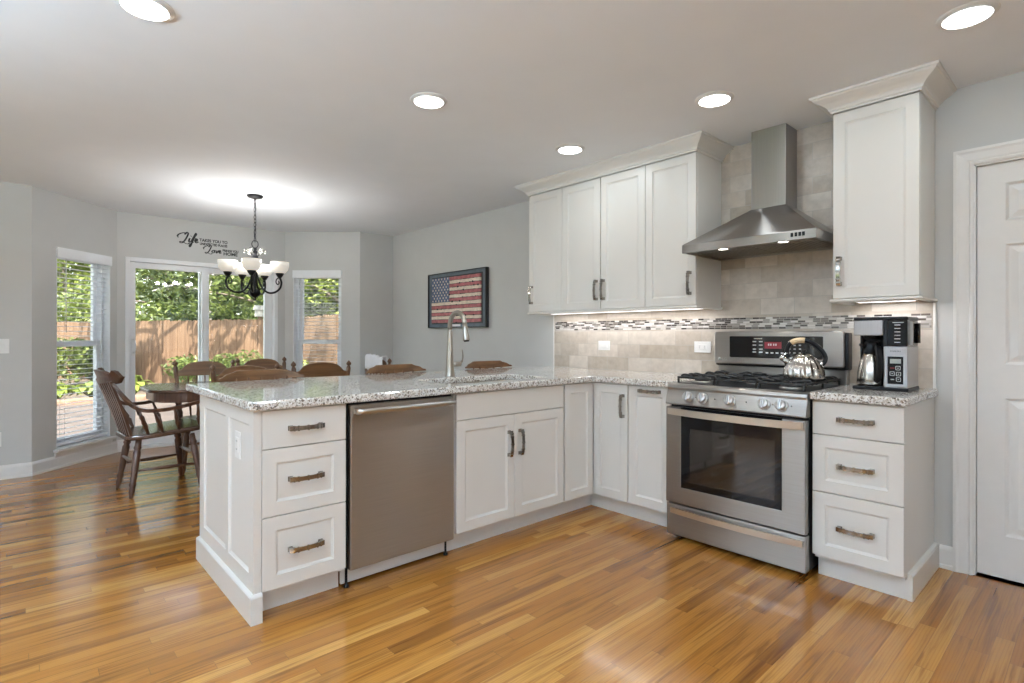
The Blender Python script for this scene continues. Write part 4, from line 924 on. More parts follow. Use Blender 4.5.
Is = [([(0.64, 0.46), (0.56, 0.22), (0.60, 0.08), (0.72, 0.14)], 0.09), ([(0.73, 0.64), (0.75, 0.68)], 0.10)]
Fs = [([(0.72, 0.14), (0.9, 0.5), (1.06, 0.85), (1.14, 0.98), (1.16, 0.84), (1.02, 0.6), (0.86, 0.2), (0.72, -0.2), (0.62, -0.36), (0.60, -0.22), (0.74, -0.02), (0.95, 0.15)], 0.08), ([(0.82, 0.48), (1.10, 0.52)], 0.06)]
Es = lambda x: [([(x, 0.14), (x+0.18, 0.28), (x+0.22, 0.44), (x+0.12, 0.46), (x+0.04, 0.26), (x+0.12, 0.08), (x+0.32, 0.2)], 0.09)]
script('script_life', [Ls]+Is+Fs+Es(1.02), -2.195, 2.188, 0.118)
Os = [([(0.82, 0.42), (0.66, 0.36), (0.58, 0.18), (0.68, 0.06), (0.82, 0.14), (0.86, 0.34), (0.80, 0.44), (0.95, 0.38)], 0.09)]
Vs = [([(0.98, 0.44), (1.06, 0.36), (1.06, 0.08), (1.2, 0.2), (1.3, 0.42), (1.36, 0.36)], 0.09)]
script('script_love', [Ls]+Os+Vs+Es(1.34), -1.955, 2.098, 0.090)
mb = MB()
for txt, y, z, s, wd in (('TAKES YOU TO', -1.885, 2.220, 0.044, 0.92), ('UNEXPECTED PLACES', -1.885, 2.182, 0.036, 0.78), ('BRINGS YOU', -1.712, 2.130, 0.036, 0.80), ('HOME', -1.712, 2.090, 0.048, 1.1)):
    mb.text(txt, s, frame((-4.3994, y, z), (0, 1, 0), (0, 0, 1), (1, 0, 0)), width=wd, bold=0.0016)
mb.build('small_capitals', 'vinyl_black', wl)

# ---------------------------------------------------------------- framed flag
pf = thing('framed_flag', 'black framed weathered wooden flag picture hanging on the pale grey wall', 'picture', (-2.38, 0, 1.58))
Mf = frame((0, -0.023, 0), (1, 0, 0), (0, 0, 1), (0, -1, 0)); fx0, fx1, fz0, fz1 = -2.885, -1.847, 1.268, 1.875
mb = MB(); mb.shape([[(fx0, fz0), (fx1, fz0), (fx1, fz1), (fx0, fz1)], [(fx0+0.011, fz0+0.011), (fx1-0.011, fz0+0.011), (fx1-0.011, fz1-0.011), (fx0+0.011, fz1-0.011)]], 0.044, 0.003, M=Mf); mb.build('frame', 'frame_black', pf)
mb = MB(); mb.box(fx0+0.010, fx1-0.010, -0.03, -0.002, fz0+0.010, fz1-0.010); mb.build('backing_board', 'mat_slate', pf)
ax0, ax1, az0, az1 = -2.808, -1.930, 1.322, 1.820; rnd = random.Random(3)
mb = MB(); sh = (az1-az0)/13; canx, canz = -2.468, az0+sh*6
for i in range(13):
    z = az1-(i+1)*sh; xs = canx if i < 7 else ax0
    n = 18; top = []; bot = []
    for j in range(n+1): x = xs+(ax1-xs)*j/n; top.append((x, z+sh-0.001-rnd.random()*0.004)); bot.append((x, z+0.001+rnd.random()*0.004))
    mb.shape([bot+top[::-1]], 0.014, 0.001, M=frame((0, -0.037, 0), (1, 0, 0), (0, 0, 1), (0, -1, 0)), mi=0 if i % 2 == 0 else 1)
fl = mb.build('flag_stripes', ['flag_red', 'flag_cream'], pf)
mb = MB(); mb.box(ax0, canx-0.002, -0.044, -0.030, canz, az1, 0.001); cn = mb.build('flag_canton', 'flag_blue', pf)
mb = MB(); w = canx-ax0; h = az1-canz
for r in range(9):
    for k in range(6 if r % 2 == 0 else 5):
        cxs = ax0+w*((k+0.5)/6 if r % 2 == 0 else (k+1)/6); cz = canz+h*(r+0.5)/9; pts = []
        for q in range(10): rr = 0.0145 if q % 2 == 0 else 0.006; a = PI/2+q*PI/5; pts.append((cxs+rr*math.cos(a), -0.0447, cz+rr*math.sin(a)))
        mb.add(pts+[(p[0], -0.0435, p[2]) for p in pts], [tuple(range(10))]+[(i, (i+1) % 10, 10+(i+1) % 10, 10+i) for i in range(10)])
mb.build('stars', 'flag_cream', cn)
mb = MB()
for _ in range(26):
    x = rnd.uniform(ax0+0.02, ax1-0.02); z = az0+sh*rnd.randint(0, 12); 
    if x < canx and z > canz: continue
    r = rnd.uniform(0.006, 0.013); mb.lathe([(r, 0), (r*0.9, 0.0012), (0, 0.0014)], seg=8, M=frame((x, -0.0443, z), (1.3, 0, 0), (0, 0, 0.9), (0, -1, 0)))
mb.build('knot_holes', 'flag_mark', pf)
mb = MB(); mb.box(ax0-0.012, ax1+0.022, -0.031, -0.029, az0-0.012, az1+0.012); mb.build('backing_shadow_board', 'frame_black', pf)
mb = MB(); mb.box(-2.43, -2.285, -0.0325, -0.0295, 1.283, 1.307, 0.001); mb.build('caption_plate', 'paper_white', pf)

# ---------------------------------------------------------------- dining furniture
def turned(p0, p1, prof):
    """points and radii along p0->p1 from a list (t, r)"""
    a, b = Vector(p0), Vector(p1); return [a+(b-a)*t for t, r in prof], [r for t, r in prof]
LEG = [(0, 0.020), (0.12, 0.021), (0.16, 0.026), (0.20, 0.018), (0.24, 0.025), (0.55, 0.023), (0.72, 0.019), (0.78, 0.025), (0.82, 0.017), (0.88, 0.021), (0.97, 0.013), (1, 0.012)]
SPIN = [(0, 0.007), (0.2, 0.009), (0.35, 0.013), (0.42, 0.008), (0.5, 0.011), (0.7, 0.008), (1, 0.006)]
STR = [(0, 0.008), (0.3, 0.011), (0.5, 0.015), (0.7, 0.011), (1, 0.008)]
def tb(a, b, prof, seg=10): mb = MB(); p, r = turned(a, b, prof); return mb.tube(p, r, seg)
def seat_outline(wf, wr, yf, yr, r=0.06):
    pts = rrect(-1, 1, 0, 1, r/ (wf), 5); out = []
    for x, y in pts: out.append((x*(wr+(wf-wr)*y), yr+(yf-yr)*y))
    return out
def make_side_chair(label, group=None, mat='chair_oak'):
    t = thing('dining_chair', label, 'chair', (0, 0, 0), group); m2 = 'chair_oak_across'
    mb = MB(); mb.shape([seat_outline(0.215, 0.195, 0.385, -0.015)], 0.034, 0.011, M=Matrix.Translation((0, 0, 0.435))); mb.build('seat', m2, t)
    for s in (-1, 1):
        tb((s*0.165, 0.33, 0.42), (s*0.205, 0.365, 0), LEG).build('leg', mat, t)
        tb((s*0.155, 0.03, 0.42), (s*0.20, -0.03, 0), LEG).build('leg', mat, t)
        mb = MB(); p, r = turned((s*0.192, 0.005, 0.44), (s*0.236, -0.05, 0.905), [(0, 0.014), (0.1, 0.019), (0.14, 0.014), (0.2, 0.018), (0.45, 0.020), (0.62, 0.015), (0.66, 0.021), (0.70, 0.016), (0.8, 0.020), (0.96, 0.020), (1.0, 0.013)]); mb.tube(p, r, 12); po = mb.build('back_post', mat, t)
        mb = MB(); mb.lathe([(0.012, 0.900), (0.010, 0.908), (0.020, 0.916), (0.0225, 0.926), (0.018, 0.938), (0.008, 0.948), (0.003, 0.955), (0, 0.956)], (s*0.2365, -0.051, 0), 14); mb.build('finial', mat, po)
        tb((s*0.185, 0.345, 0.19), (s*0.18, 0.0, 0.20), STR).build('stretcher', mat, t)
    tb((-0.185, 0.348, 0.25), (0.185, 0.348, 0.25), STR).build('stretcher', mat, t)
    top = [(-0.222, 0.862), (-0.20, 0.863), (-0.185, 0.872), (-0.165, 0.898), (-0.14, 0.918), (-0.10, 0.932), (-0.05, 0.940), (0, 0.943)]
    out = [(-0.222, 0.812)]+top+[(-x, z) for x, z in top[::-1][1:]]+[(0.222, 0.812)]
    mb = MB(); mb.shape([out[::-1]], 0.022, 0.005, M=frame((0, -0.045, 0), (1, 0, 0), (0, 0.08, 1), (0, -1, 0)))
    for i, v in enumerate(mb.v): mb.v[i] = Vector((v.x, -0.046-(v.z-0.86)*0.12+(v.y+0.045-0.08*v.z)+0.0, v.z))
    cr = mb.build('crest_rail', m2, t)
    for k in range(5):
        x = (k-2)*0.068; tb((x*0.85, 0.005, 0.445), (x, -0.044, 0.822), SPIN, 8).build('spindle', mat, t)
    return t
def put(o, x, y, rz): o.location = (x, y, 0); o.rotation_euler = (0, 0, math.radians(rz)); return o
GC = 'oak dining chairs round the table'
ch = make_side_chair('oak spindle-back chair on the window side of the table, before the left door panel', GC)
put(ch, -3.27, -2.225, -97)
put(copy_tree(ch, 'oak spindle-back chair on the window side of the table, before the right door panel'), -3.52, -1.63, -86)
put(copy_tree(ch, 'oak spindle-back chair with its back to the peninsula, close behind the nearest bar stool'), -2.385, -2.13, 70)
put(copy_tree(ch, 'oak spindle-back chair with its back to the peninsula, in front of the right bay window'), -2.455, -1.475, 74)
ec = put(copy_tree(ch, 'oak chair at the far end of the table with a white cloth over its back'), -2.74, -0.80, 180)

# walnut armchair at the near end of the table
ar = thing('armchair', 'dark walnut Windsor armchair standing at the near end of the dining table', 'chair', (0, 0, 0))
mb = MB(); mb.shape([seat_outline(0.265, 0.225, 0.28, -0.25, 0.09)], 0.038, 0.013, M=Matrix.Translation((0, 0, 0.432))); mb.build('seat', 'walnut_top', ar)
for s in (-1, 1):
    tb((s*0.185, 0.175, 0.42), (s*0.262, 0.225, 0), LEG, 12).build('leg', 'walnut', ar)
    tb((s*0.150, -0.165, 0.42), (s*0.205, -0.225, 0), LEG, 12).build('leg', 'walnut', ar)
    tb((s*0.228, 0.205, 0.19), (s*0.183, -0.20, 0.19), STR).build('stretcher', 'walnut', ar)
    # back post, crest side and arm
    mb = MB(); mb.bar(smooth_path([(s*0.17, -0.215, 0.44), (s*0.20, -0.262, 0.64), (s*0.225, -0.325, 0.865)], 5), 0.030, 0.018, (0, 1, 0.2)); mb.build('back_post', 'walnut', ar)
    mb = MB(); mb.bar(smooth_path([(s*0.232, -0.312, 0.85), (s*0.256, -0.265, 0.755), (s*0.272, -0.21, 0.675), (s*0.285, -0.14, 0.632), (s*0.295, -0.02, 0.620), (s*0.298, 0.10, 0.628), (s*0.288, 0.20, 0.640), (s*0.272, 0.235, 0.642)], 5), [0.022]*15+[0.03]*10+[0.045]*9+[0.05, 0.04], 0.024, (0.0, -0.5, 1)); mb.build('arm', 'walnut', ar)
    for y0, y1, x0, x1 in ((0.215, 0.20, 0.238, 0.283), (0.075, 0.04, 0.238, 0.294), (-0.03, -0.09, 0.232, 0.290), (-0.12, -0.175, 0.222, 0.277)):
        tb((s*x0, y0, 0.445), (s*x1, y1, 0.618), [(0, 0.009), (0.2, 0.012), (0.38, 0.019), (0.46, 0.010), (0.54, 0.016), (0.75, 0.010), (1, 0.008)]).build('arm_spindle', 'walnut', ar)
tb((-0.235, 0.2, 0.26), (0.235, 0.2, 0.26), STR).build('stretcher', 'walnut', ar)
tb((-0.19, -0.20, 0.25), (0.19, -0.20, 0.25), STR).build('stretcher', 'walnut', ar)
for k in range(5):
    x = (k-2)*0.064; mb = MB(); mb.bar([(x*0.9, -0.225, 0.445), (x*1.1, -0.268, 0.65), (x*1.3, -0.33, 0.86)], [0.024, 0.032, 0.024], 0.012, (0, 1, 0.2)); mb.build('back_slat', 'walnut', ar)
hw = 0.27; n = 24; loops = []
for i in range(n+1):
    q = 2*i/n-1; x = q*hw; y = -0.345+0.085*abs(q)**2.2; ztop = 0.925+0.02*math.cos(q*PI*0.5)-0.018*math.exp(-((abs(q)-0.70)/0.10)**2); zb = 0.842+0.012*abs(q)
    if abs(q) > 0.80: e = (abs(q)-0.80)/0.20; r = 0.048*math.sqrt(max(0.0, 1-e*e)); ztop = 0.892+r+0.004; zb = 0.892-r-0.002
    dx = 0.0
    yy = y-(ztop-0.86)*0.22; loops.append([(x, yy-0.012, ztop), (x, yy+0.012, ztop), (x, y+0.016, (ztop+zb)/2), (x, y+0.012, zb), (x, y-0.012, zb), (x, y-0.014, (ztop+zb)/2)])
mb = MB(); mb.rings(loops, True, True); mb.build('crest_rail', 'walnut', ar)
for o in list(ar.children)+[g for c in ar.children for g in c.children]:      # seat, arms and back pitched backwards a little
    if o.name.startswith(('seat', 'arm_spindle', 'arm', 'back_post', 'back_slat', 'crest_rail')):
        for v in o.data.vertices:
            if v.co.z > 0.40: v.co.y -= (v.co.z-0.43)*0.06; v.co.z += (v.co.y+0.22)*0.075
ar.location = (-2.63, -2.695, 0); ar.rotation_euler = (0, 0, math.radians(4.5))

# table
tbm = thing('dining_table', 'dark walnut dining table with rounded ends under the chandelier', 'table', (-2.855, -1.93, 0))
def oval(x0, x1, y0, y1, r): return rrect(x0, x1, y0, y1, r, 10)
mb = MB(); mb.shape([oval(-3.265, -2.445, -2.765, -1.10, 0.26)], 0.026, 0.010, M=Matrix.Translation((0, 0, 0.747))); mb.build('table_top', 'walnut_top', tbm)
mb = MB(); mb.shape([oval(-3.225, -2.485, -2.725, -1.14, 0.23), oval(-3.20, -2.51, -2.70, -1.165, 0.21)[::-1]], 0.075, 0.002, M=Matrix.Translation((0, 0, 0.697))); mb.build('apron', 'walnut', tbm)
for y in (-2.16, -1.58):
    mb = MB(); mb.lathe([(0.075, 0.72), (0.07, 0.69), (0.032, 0.66), (0.030, 0.56), (0.046, 0.50), (0.030, 0.44), (0.044, 0.36), (0.046, 0.25), (0.034, 0.20), (0.036, 0.10), (0.03, 0.08)], (-2.855, y, 0), 18); pd = mb.build('pedestal', 'walnut', tbm)
    for s in (-1, 1):
        mb = MB(); mb.bar(smooth_path([(-2.855, y, 0.13), (-2.855+s*0.08, y, 0.115), (-2.855+s*0.17, y, 0.06), (-2.855+s*0.24, y, 0.028)], 4), 0.05, [0.07]*5+[0.055]*4+[0.045]*4, (0, 0, 1)); mb.build('foot', 'walnut', pd)

# counter stools behind the peninsula
st = thing('bar_stool', 'oak bar stool behind the near end of the peninsula, only its curved back rail showing', 'stool', (0, 0, 0), 'oak bar stools behind the peninsula')
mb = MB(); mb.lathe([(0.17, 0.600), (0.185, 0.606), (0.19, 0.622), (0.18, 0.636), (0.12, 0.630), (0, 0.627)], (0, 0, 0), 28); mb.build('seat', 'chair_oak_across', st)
for sx in (-1, 1):
    for sy in (-1, 1): tb((sx*0.11, sy*0.11, 0.605), (sx*0.185, sy*0.185, 0), LEG).build('leg', 'chair_oak', st)
    tb((sx*0.165, -0.165, 0.2), (sx*0.165, 0.165, 0.2), STR).build('stretcher', 'chair_oak', st)
    tb((-0.160, sx*0.160, 0.25), (0.160, sx*0.160, 0.25), STR).build('stretcher', 'chair_oak', st)
for k in range(5):
    x = (k-2)*0.075; tb((x*0.9, -0.14+0.012*abs(k-2), 0.625), (x, -0.165+0.02*abs(k-2)*0.5, 0.928), SPIN, 8).build('spindle', 'chair_oak', st)
n = 24; loops = []
for i in range(n+1):
    q = 2*i/n-1; x = q*0.245; y = -0.175+0.05*abs(q)**2; a = abs(q)
    zt = 0.972 if a < 0.62 else 0.972-0.040*((a-0.62)/0.38)**0.9
    if 0.62 < a: zt -= 0.004*math.sin((a-0.62)/0.38*PI*3)
    zb = 0.908+0.012*a; loops.append([(x, y-0.012, zt-0.004), (x, y-0.008, zt), (x, y+0.008, zt), (x, y+0.013, zt-0.005), (x, y+0.013, zb), (x, y-0.012, zb)])
mb = MB(); mb.rings(loops, True, True); mb.build('back_rail', 'chair_oak_across', st)
def put_stool(o, y, rz, x=-1.0): o.location = (x, y, 0); o.rotation_euler = (0, 0, math.radians(rz))
s2 = copy_tree(st, 'oak bar stool behind the middle of the peninsula, left of the faucet'); s3 = copy_tree(st, 'oak bar stool showing just right of the faucet')
# stool backs face away from the counter: local -y (back) points to world -x
put_stool(st, -2.40, -90); put_stool(s2, -1.475, -90); put_stool(s3, -0.60, -90)

# white cloth over the far chair
mb = MB(); loops = []; n = 22; rnd = random.Random(5)
for i in range(n+1):
    x = -2.955+0.36*i/n; row = []
    for j in range(13):
        f = j/12; ang = PI*f; drop = 0.15
        if f < 0.35: y = 0.026; z = 0.955-(0.35-f)/0.35*drop
        elif f > 0.65: y = -0.026; z = 0.955-(f-0.65)/0.35*drop*0.8
        else: a = (f-0.35)/0.30*PI; y = 0.026*math.cos(a); z = 0.955+0.022*math.sin(a)
        bulge = 0.026*mnoise.noise(Vector((x*14, f*4, 2.0)))+0.016*mnoise.noise(Vector((x*40, f*9, 7.0)))
        hump = 0.016*math.sin((x+2.955)*16+0.6)
        row.append((x, -0.752+y*(1.25+bulge*10), z+bulge+(hump if 0.2 < f < 0.8 else 0)))
    loops.append(row)
mb.rings(loops, False, False, False, smooth=True)
mb2 = MB()
for lp_ in (loops,):
    off = [[(p[0], -0.752+(p[1]+0.752)*0.84, p[2]-0.004) for p in r] for r in lp_]
    full = [r+o[::-1] for r, o in zip(lp_, off)]; mb2.rings(full, True, True, True, smooth=True)
tag(mb2.build('white_cloth', 'cloth_white'), 'crumpled white cloth draped over the back of the far dining chair', 'cloth')

# unseen torchiere-shaped uplights, added behind the camera as ceiling fill
to = thing('added_uplight', 'added fill light shaped as a bronze torchiere, unseen behind the camera', 'added fill light', (0, 0, 0))
mb = MB(); mb.lathe([(0.15, 0), (0.15, 0.012), (0.13, 0.022), (0.03, 0.035), (0.014, 0.05)], (0, 0, 0), 28); mb.build('base', 'bronze_black', to)
mb = MB(); mb.lathe([(0.014, 0.045), (0.013, 1.70), (0.03, 1.72), (0.03, 1.735)], (0, 0, 0), 14); mb.build('pole', 'bronze_black', to)
mb = MB(); mb.lathe([(0.03, 1.73), (0.10, 1.745), (0.165, 1.79), (0.185, 1.84), (0.180, 1.84), (0.158, 1.794), (0.095, 1.752), (0.0, 1.742)], (0, 0, 0), 32, cap=False); mb.build('bowl_shade', 'bronze_black', to)
mb = MB(); mb.lathe([(0.02, 1.742), (0.02, 1.765), (0.035, 1.79), (0.03, 1.81), (0, 1.82)], (0, 0, 0), 16); mb.build('light_bulb', 'lamp_lens', to)
ldt = bpy.data.lights.new('fill_light', 'AREA'); ldt.shape = 'DISK'; ldt.size = 0.30; ldt.energy = UP_W; ldt.color = (0.62, 0.815, 1.0)
lo = bpy.data.objects.new('fill_light', ldt); COL.objects.link(lo); lo.parent = to; lo.location = (0, 0, 1.842); lo.rotation_euler = (PI, 0, 0)
to.location = (3.0, -4.9, 0)
to2 = copy_tree(to, 'second added fill light shaped as a bronze torchiere, unseen behind the camera'); to2.location = (1.6, -4.6, 0)
to3 = copy_tree(to, 'third added fill light shaped as a bronze torchiere, unseen behind the camera'); to3.location = (0.1, -5.2, 0)

# ---------------------------------------------------------------- outside
mb = MB(); mb.box(-60, 30, -40, 40, -0.45, -0.26); tag(mb.build('ground', 'lawn'), kind='structure')
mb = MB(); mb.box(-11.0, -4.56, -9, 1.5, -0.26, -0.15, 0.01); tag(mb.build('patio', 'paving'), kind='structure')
mb = MB(); mb.box(-11.35, -11.0, -9, -0.1, -0.26, -0.06, 0.02); tag(mb.build('garden_edging', 'timber_edge'), 'brown timber edging between the pale patio and the planting bed', 'edging')
mb = MB(); mb.box(-23, -11.35, -9, 1.6, -0.27, -0.2); tag(mb.build('planting_bed', 'soil'), kind='structure')
mb = MB(); mb.box(3.3, 8, -12, 0, -0.45, -0.25); tag(mb.build('path', 'paving'), kind='structure')
def fence(label, p, q, z1=1.6, z0=-0.25, seed=1, cap=None):
    p = Vector((*p, 0)); q = Vector((*q, 0)); d = (q-p); ln = d.length; d.normalize(); nr = Vector((d.y, -d.x, 0)); f = thing('wooden_fence', label, 'fence', (p+q)/2+V(0, 0, z0)); r = random.Random(seed)
    nb = int(ln/0.148); w = ln/nb; npan = max(1, round(ln/2.4)); per = nb/npan
    for k in range(npan):
        mb = MB()
        for i in range(int(k*per), int((k+1)*per) if k < npan-1 else nb):
            c = p+d*(w*(i+0.5)); M = frame(c+nr*r.uniform(0, 0.006), d, (0, 0, 1), nr); zt = z1+r.uniform(-0.012, 0.012)
            mb.rings([[(-w/2+0.003, z0, n), (w/2-0.003, z0, n), (w/2-0.003, zt-0.03, n), (w/2-0.03, zt, n), (-w/2+0.03, zt, n), (-w/2+0.003, zt-0.03, n)] for n in (0, 0.018)], M=M)
        for zz in (z0+0.3, (z0+z1)/2, z1-0.3):
            a = p+d*(w*int(k*per)); b = p+d*(w*(int((k+1)*per))); mb.bar([a-nr*0.02+V(0, 0, zz), b-nr*0.02+V(0, 0, zz)], 0.09, 0.035, nr)
        mb.build('board_panel', 'fence_wood', f)
    for k in range(npan+1):
        c = p+d*(ln*k/npan)-nr*0.055; mb = MB(); mb.box(c.x-0.05, c.x+0.05, c.y-0.05, c.y+0.05, z0, z1+0.02, 0.006); po = mb.build('post', 'fence_wood', f)
    return f
fence('weathered wooden board fence behind the garden, seen through the patio door', (-24.0, -4.4), (-11.9, 1.68))
fence('wooden side fence seen through the bay window right of the patio door', (-11.8, 1.72), (-3.0, 1.30), 1.63, seed=2)
bh = thing('birdhouse', 'small pale birdhouse standing above the garden fence', 'birdhouse', (-12.95, 1.30, 1.2))
mb = MB(); mb.box(-13.0, -12.9, 1.25, 1.35, 1.2, 1.68, 0.004); mb.build('post', 'fence_wood', bh)
mb = MB(); mb.box(-13.06, -12.84, 1.19, 1.41, 1.68, 1.86, 0.004); mb.build('box', 'pale_bark', bh)
mb = MB(); mb.rings([[(-13.1, 1.15, 1.86), (-12.8, 1.15, 1.86), (-12.95, 1.15, 1.98)], [(-13.1, 1.45, 1.86), (-12.8, 1.45, 1.86), (-12.95, 1.45, 1.98)]]); mb.build('roof', 'pale_bark', bh)
# dark neighbouring shed with a gable
sx, sy = -10.6, 4.6
sh_ = thing('garden_shed', 'dark gabled building behind the side fence', 'building', (sx, sy, -0.25))
mb = MB(); gable = [(-1.1, -0.25), (2.2, -0.25), (2.2, 2.0), (0.6, 2.85), (-1.1, 1.9)]
Ms = frame((sx, sy, 0), (0.85, 0.53, 0), (0, 0, 1), (0.53, -0.85, 0)); mb.rings([[(x, z, -2.5) for x, z in gable], [(x, z, 0) for x, z in gable]], M=Ms)
for i in range(11):
    z = 0.1+i*0.2; mb.box(-1.1, 2.2, z, z+0.02, 0, 0.02, M=Ms)
mb.build('shed_wall', 'shed_dark', sh_)
mb = MB(); mb.rings([[(-1.35, 1.72, -2.6), (-1.35, 1.80, -2.6), (0.6, 2.96, -2.6), (2.45, 1.92, -2.6), (2.45, 1.84, -2.6), (0.6, 2.86, -2.6)], [(-1.35, 1.72, 0.2), (-1.35, 1.80, 0.2), (0.6, 2.96, 0.2), (2.45, 1.92, 0.2), (2.45, 1.84, 0.2), (0.6, 2.86, 0.2)]], M=Ms); mb.build('roof', 'shed_dark', sh_)

def leaves(mb, rnd, centers, n, size, flatten=1.0):
    for _ in range(n):
        c, r = rnd.choice(centers)
        while True:
            q = Vector((rnd.uniform(-1, 1), rnd.uniform(-1, 1), rnd.uniform(-1, 1)))
            if 0.25 < q.length < 1: break
        q = q.normalized()*(q.length**0.5); p = Vector(c)+Vector((q.x*r, q.y*r, q.z*r*flatten))
        a = Vector((rnd.gauss(0, 1), rnd.gauss(0, 1), rnd.gauss(0, 0.6))).normalized(); b = a.cross(Vector((rnd.gauss(0, 1), rnd.gauss(0, 1), rnd.gauss(0, 1)))).normalized()
        s = size*rnd.uniform(0.6, 1.3)
        mb.add([p-a*s, p-b*s*0.42-a*s*0.1, p+a*s, p+b*s*0.42-a*s*0.1], [(0, 1, 2, 3)])
def tree(name, label, x, y, h, crown, mat, seed, n=5200, size=0.11, trunk_r=0.13, bark='bark', low=0.3, branches=7, clump=1.0, lean=(0, 0)):
    rnd = random.Random(seed); t = thing(name, label, 'tree', (x, y, -0.26))
    mb = MB(); pts = [(x, y, -0.3), (x+rnd.uniform(-.2, .2), y+rnd.uniform(-.2, .2), h*0.35), (x+rnd.uniform(-.3, .3)+lean[0]*0.85, y+rnd.uniform(-.3, .3)+lean[1]*0.85, h*0.9)]
    pp = smooth_path(pts, 5); mb.tube(pp, [trunk_r*(1-0.75*i/(len(pp)-1)) for i in range(len(pp))], 8); cs = []
    for k in range(branches):
        z0 = h*(low+(0.92-low)*k/branches); a = k*2.4+rnd.uniform(-.4, .4); ln = crown*rnd.uniform(0.65, 1.0)*(1-0.35*k/branches); bx = x+lean[0]*(z0/h)**2; by = y+lean[1]*(z0/h)**2
        e = Vector((bx+math.cos(a)*ln, by+math.sin(a)*ln, z0+rnd.uniform(-0.1, 0.7))); m = (Vector((bx, by, z0))+e)/2+V(0, 0, rnd.uniform(0, .3))
        mb.tube(smooth_path([(bx, by, z0), m, e], 4), [trunk_r*0.42*(1-0.09*i) for i in range(9)], 6); cs += [(e, clump*crown*rnd.uniform(0.38, 0.55)), (m, clump*crown*rnd.uniform(0.3, 0.42))]
    cs.append((Vector((x+lean[0], y+lean[1], h)), crown*0.5*clump)); mb.build('trunk', bark, t)
    mb = MB(); leaves(mb, rnd, cs, n, size, 0.8); mb.build('foliage', mat, t, recalc=False); return t
tree('leafy_tree', 'bright green leafy tree behind the fence, filling the left bay window', -24.5, -2.2, 5.2, 2.8, 'leaf_bright', 11, 6500, 0.13, low=0.25)
tree('leafy_tree', 'leafy tree behind the fence at the left side of the patio door', -20.8, 0.6, 5.0, 2.5, 'leaf_mid', 12, 6500, 0.12, low=0.25)
tree('pale_trunk_tree', 'tree with a pale grey trunk behind the fence in the left door panel', -18.6, 1.35, 5.5, 2.4, 'leaf_dark', 13, 3800, 0.11, 0.17, 'pale_bark', low=0.3)
tree('leafy_tree', 'leafy tree behind the fence in the right door panel', -15.6, 2.4, 4.8, 2.3, 'leaf_mid', 14, 5000, 0.10, low=0.25)
tree('leafy_tree', 'darker leafy tree behind the fence corner', -13.4, 3.9, 5.0, 2.3, 'leaf_dark', 15, 5000, 0.10, low=0.22)
tree('leafy_tree', 'bright leafy tree beside the dark shed behind the side fence', -11.6, 3.0, 4.6, 1.9, 'leaf_bright', 16, 5200, 0.09, low=0.25)
for i, (x, y, sd) in enumerate(((-30, -3.5, 21), (-27.5, 3.5, 22), (-22.5, 5.5, 23), (-17.5, 7.5, 24), (-15.5, 11.5, 25), (-9.0, 9.0, 26))):
    tree('tall_tree', ['tall dark tree far behind the bright tree of the left bay window', 'tall tree far behind the left door panel', 'tall tree far behind the pale trunk', 'tall tree far behind the right door panel', 'tall tree far behind the fence corner', 'tall tree far behind the dark shed'][i], x, y, 7.5, 4.0, 'leaf_dark' if i % 2 else 'leaf_mid', sd, 7000, 0.2, 0.2, low=0.12, branches=9)
# garden trees between house and fence whose crowns dapple the fence (crowns above the window heads)
for i, (x, y, sd) in enumerate(((-13.2, -1.76, 31), (-8.2, 0.22, 32))):
    tree('shade_tree', ['garden tree hidden behind the wall left of the patio door, crown out of sight above', 'garden tree hidden behind the wall right of the patio door, crown out of sight above'][i], x, y, 7.6, 3.5, 'leaf_mid', sd, 3600 if i == 0 else 2400, 0.13, 0.12, low=0.60, branches=9, clump=0.42, lean=((-0.3, -1.2), (-2.0, -1.5))[i])
def shrub(name, label, x, y, r, h, mat, seed, n, size, group=None):
    rnd = random.Random(seed); t = thing(name, label, 'plant', (x, y, -0.22), group); mb = MB()
    for k in range(6): a = k*1.05; mb.tube([(x, y, -0.25), (x+math.cos(a)*r*0.5, y+math.sin(a)*r*0.5, h*0.6-0.2)], [0.014, 0.006], 5)
    mb.build('stems', 'bark', t)
    cs = [(Vector((x+rnd.uniform(-.5, .5)*r, y+rnd.uniform(-.5, .5)*r, -0.2+h*rnd.uniform(0.35, 0.75))), min(r, h)*0.5) for _ in range(7)]
    mb = MB(); leaves(mb, rnd, cs, n, size, 0.85); mb.build('foliage', mat, t, recalc=False); return t
GS = 'shrubs along the garden fence'
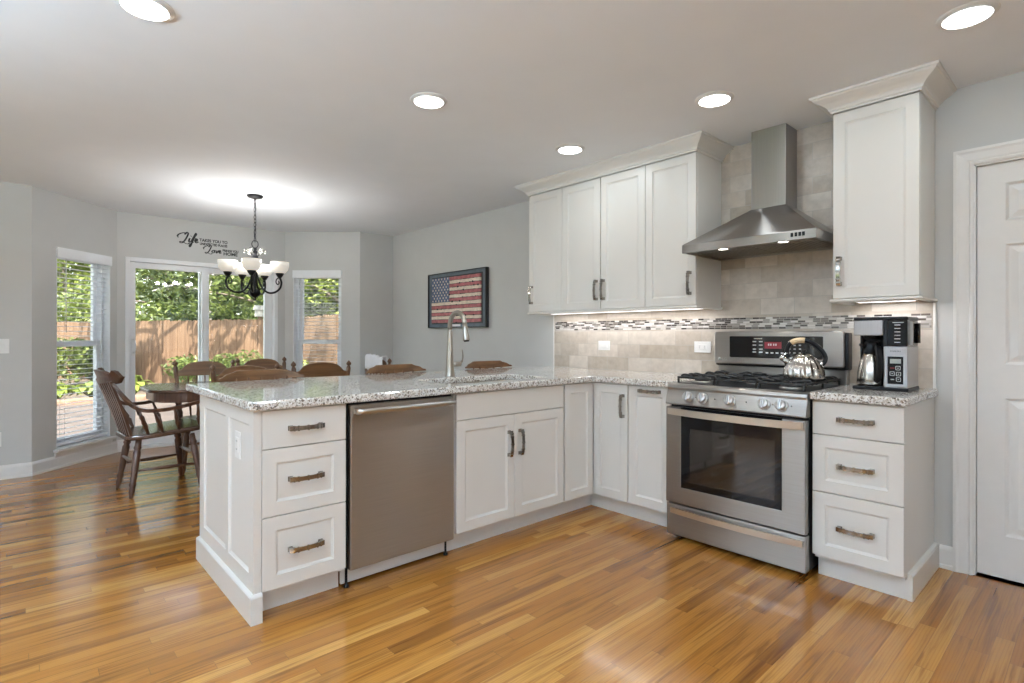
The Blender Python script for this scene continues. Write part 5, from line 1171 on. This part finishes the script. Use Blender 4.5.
for i, (x, y, r, h, m) in enumerate(((-15.9, -2.9, 1.0, 1.5, 'leaf_mid'), (-16.6, -1.9, 1.0, 1.4, 'leaf_dark'), (-15.0, -3.6, 0.9, 1.3, 'leaf_mid'))):
    shrub('garden_shrub', ['leafy shrub before the fence in the middle of the left bay window', 'leafy shrub before the fence at the right of the left bay window', 'leafy shrub before the fence at the left of the left bay window'][i], x, y, r, h, m, 40+i, 1800, 0.075, GS)
for i, (x, y, r, h, m) in enumerate(((-14.2, -0.05, 0.8, 0.75, 'leaf_mid'), (-13.2, 0.5, 0.7, 0.85, 'leaf_mid'), (-12.2, 0.9, 0.8, 0.95, 'leaf_mid'), (-9.4, 0.72, 0.6, 1.0, 'leaf_bright'))):
    shrub('garden_shrub', ['low shrub at the fence foot behind the window-side chairs', 'low shrub at the fence foot behind the far chair finials', 'low shrub at the fence foot at the right of the patio door', 'small bright shrub at the side fence in the right bay window'][i], x, y, r, h, m, 50+i, 900, 0.06, GS)
def hosta(x, y, r, label, seed):
    rnd = random.Random(seed); t = thing('hosta_plant', label, 'plant', (x, y, -0.2), 'bright broad-leaved plants in the bed'); mb = MB()
    for k in range(46):
        a = rnd.uniform(0, 2*PI); rr = r*rnd.uniform(0.25, 1.0); d = Vector((math.cos(a), math.sin(a), 0)); s = d.cross(V(0, 0, 1)); c = Vector((x, y, -0.2)); hh = r*(0.95-0.5*rr/r)*rnd.uniform(.7, 1.1); w = 0.085*rnd.uniform(.7, 1.2)
        p = [c, c+d*rr*0.5+V(0, 0, hh), c+d*rr*0.8+V(0, 0, hh*1.0), c+d*rr*1.1+V(0, 0, hh*0.6)]
        mb.add([p[0]-s*0.008, p[0]+s*0.008, p[1]+s*w*.7, p[1]-s*w*.7, p[2]+s*w, p[2]-s*w, p[3]], [(0, 1, 2, 3), (3, 2, 4, 5), (5, 4, 6)])
    mb.build('leaves', 'leaf_hosta', t, recalc=False)
for i, (x, y, r) in enumerate(((-11.9, -2.95, 0.55), (-12.3, -2.3, 0.5), (-12.6, -3.2, 0.6), (-11.9, -1.72, 0.62))):
    hosta(x, y, r, ['bright hosta at the bed edge, left in the left bay window', 'bright hosta at the bed edge, right in the left bay window', 'bright hosta further back in the left bay window', 'yellow-green hosta low in the left corner of the patio door'][i], 60+i)
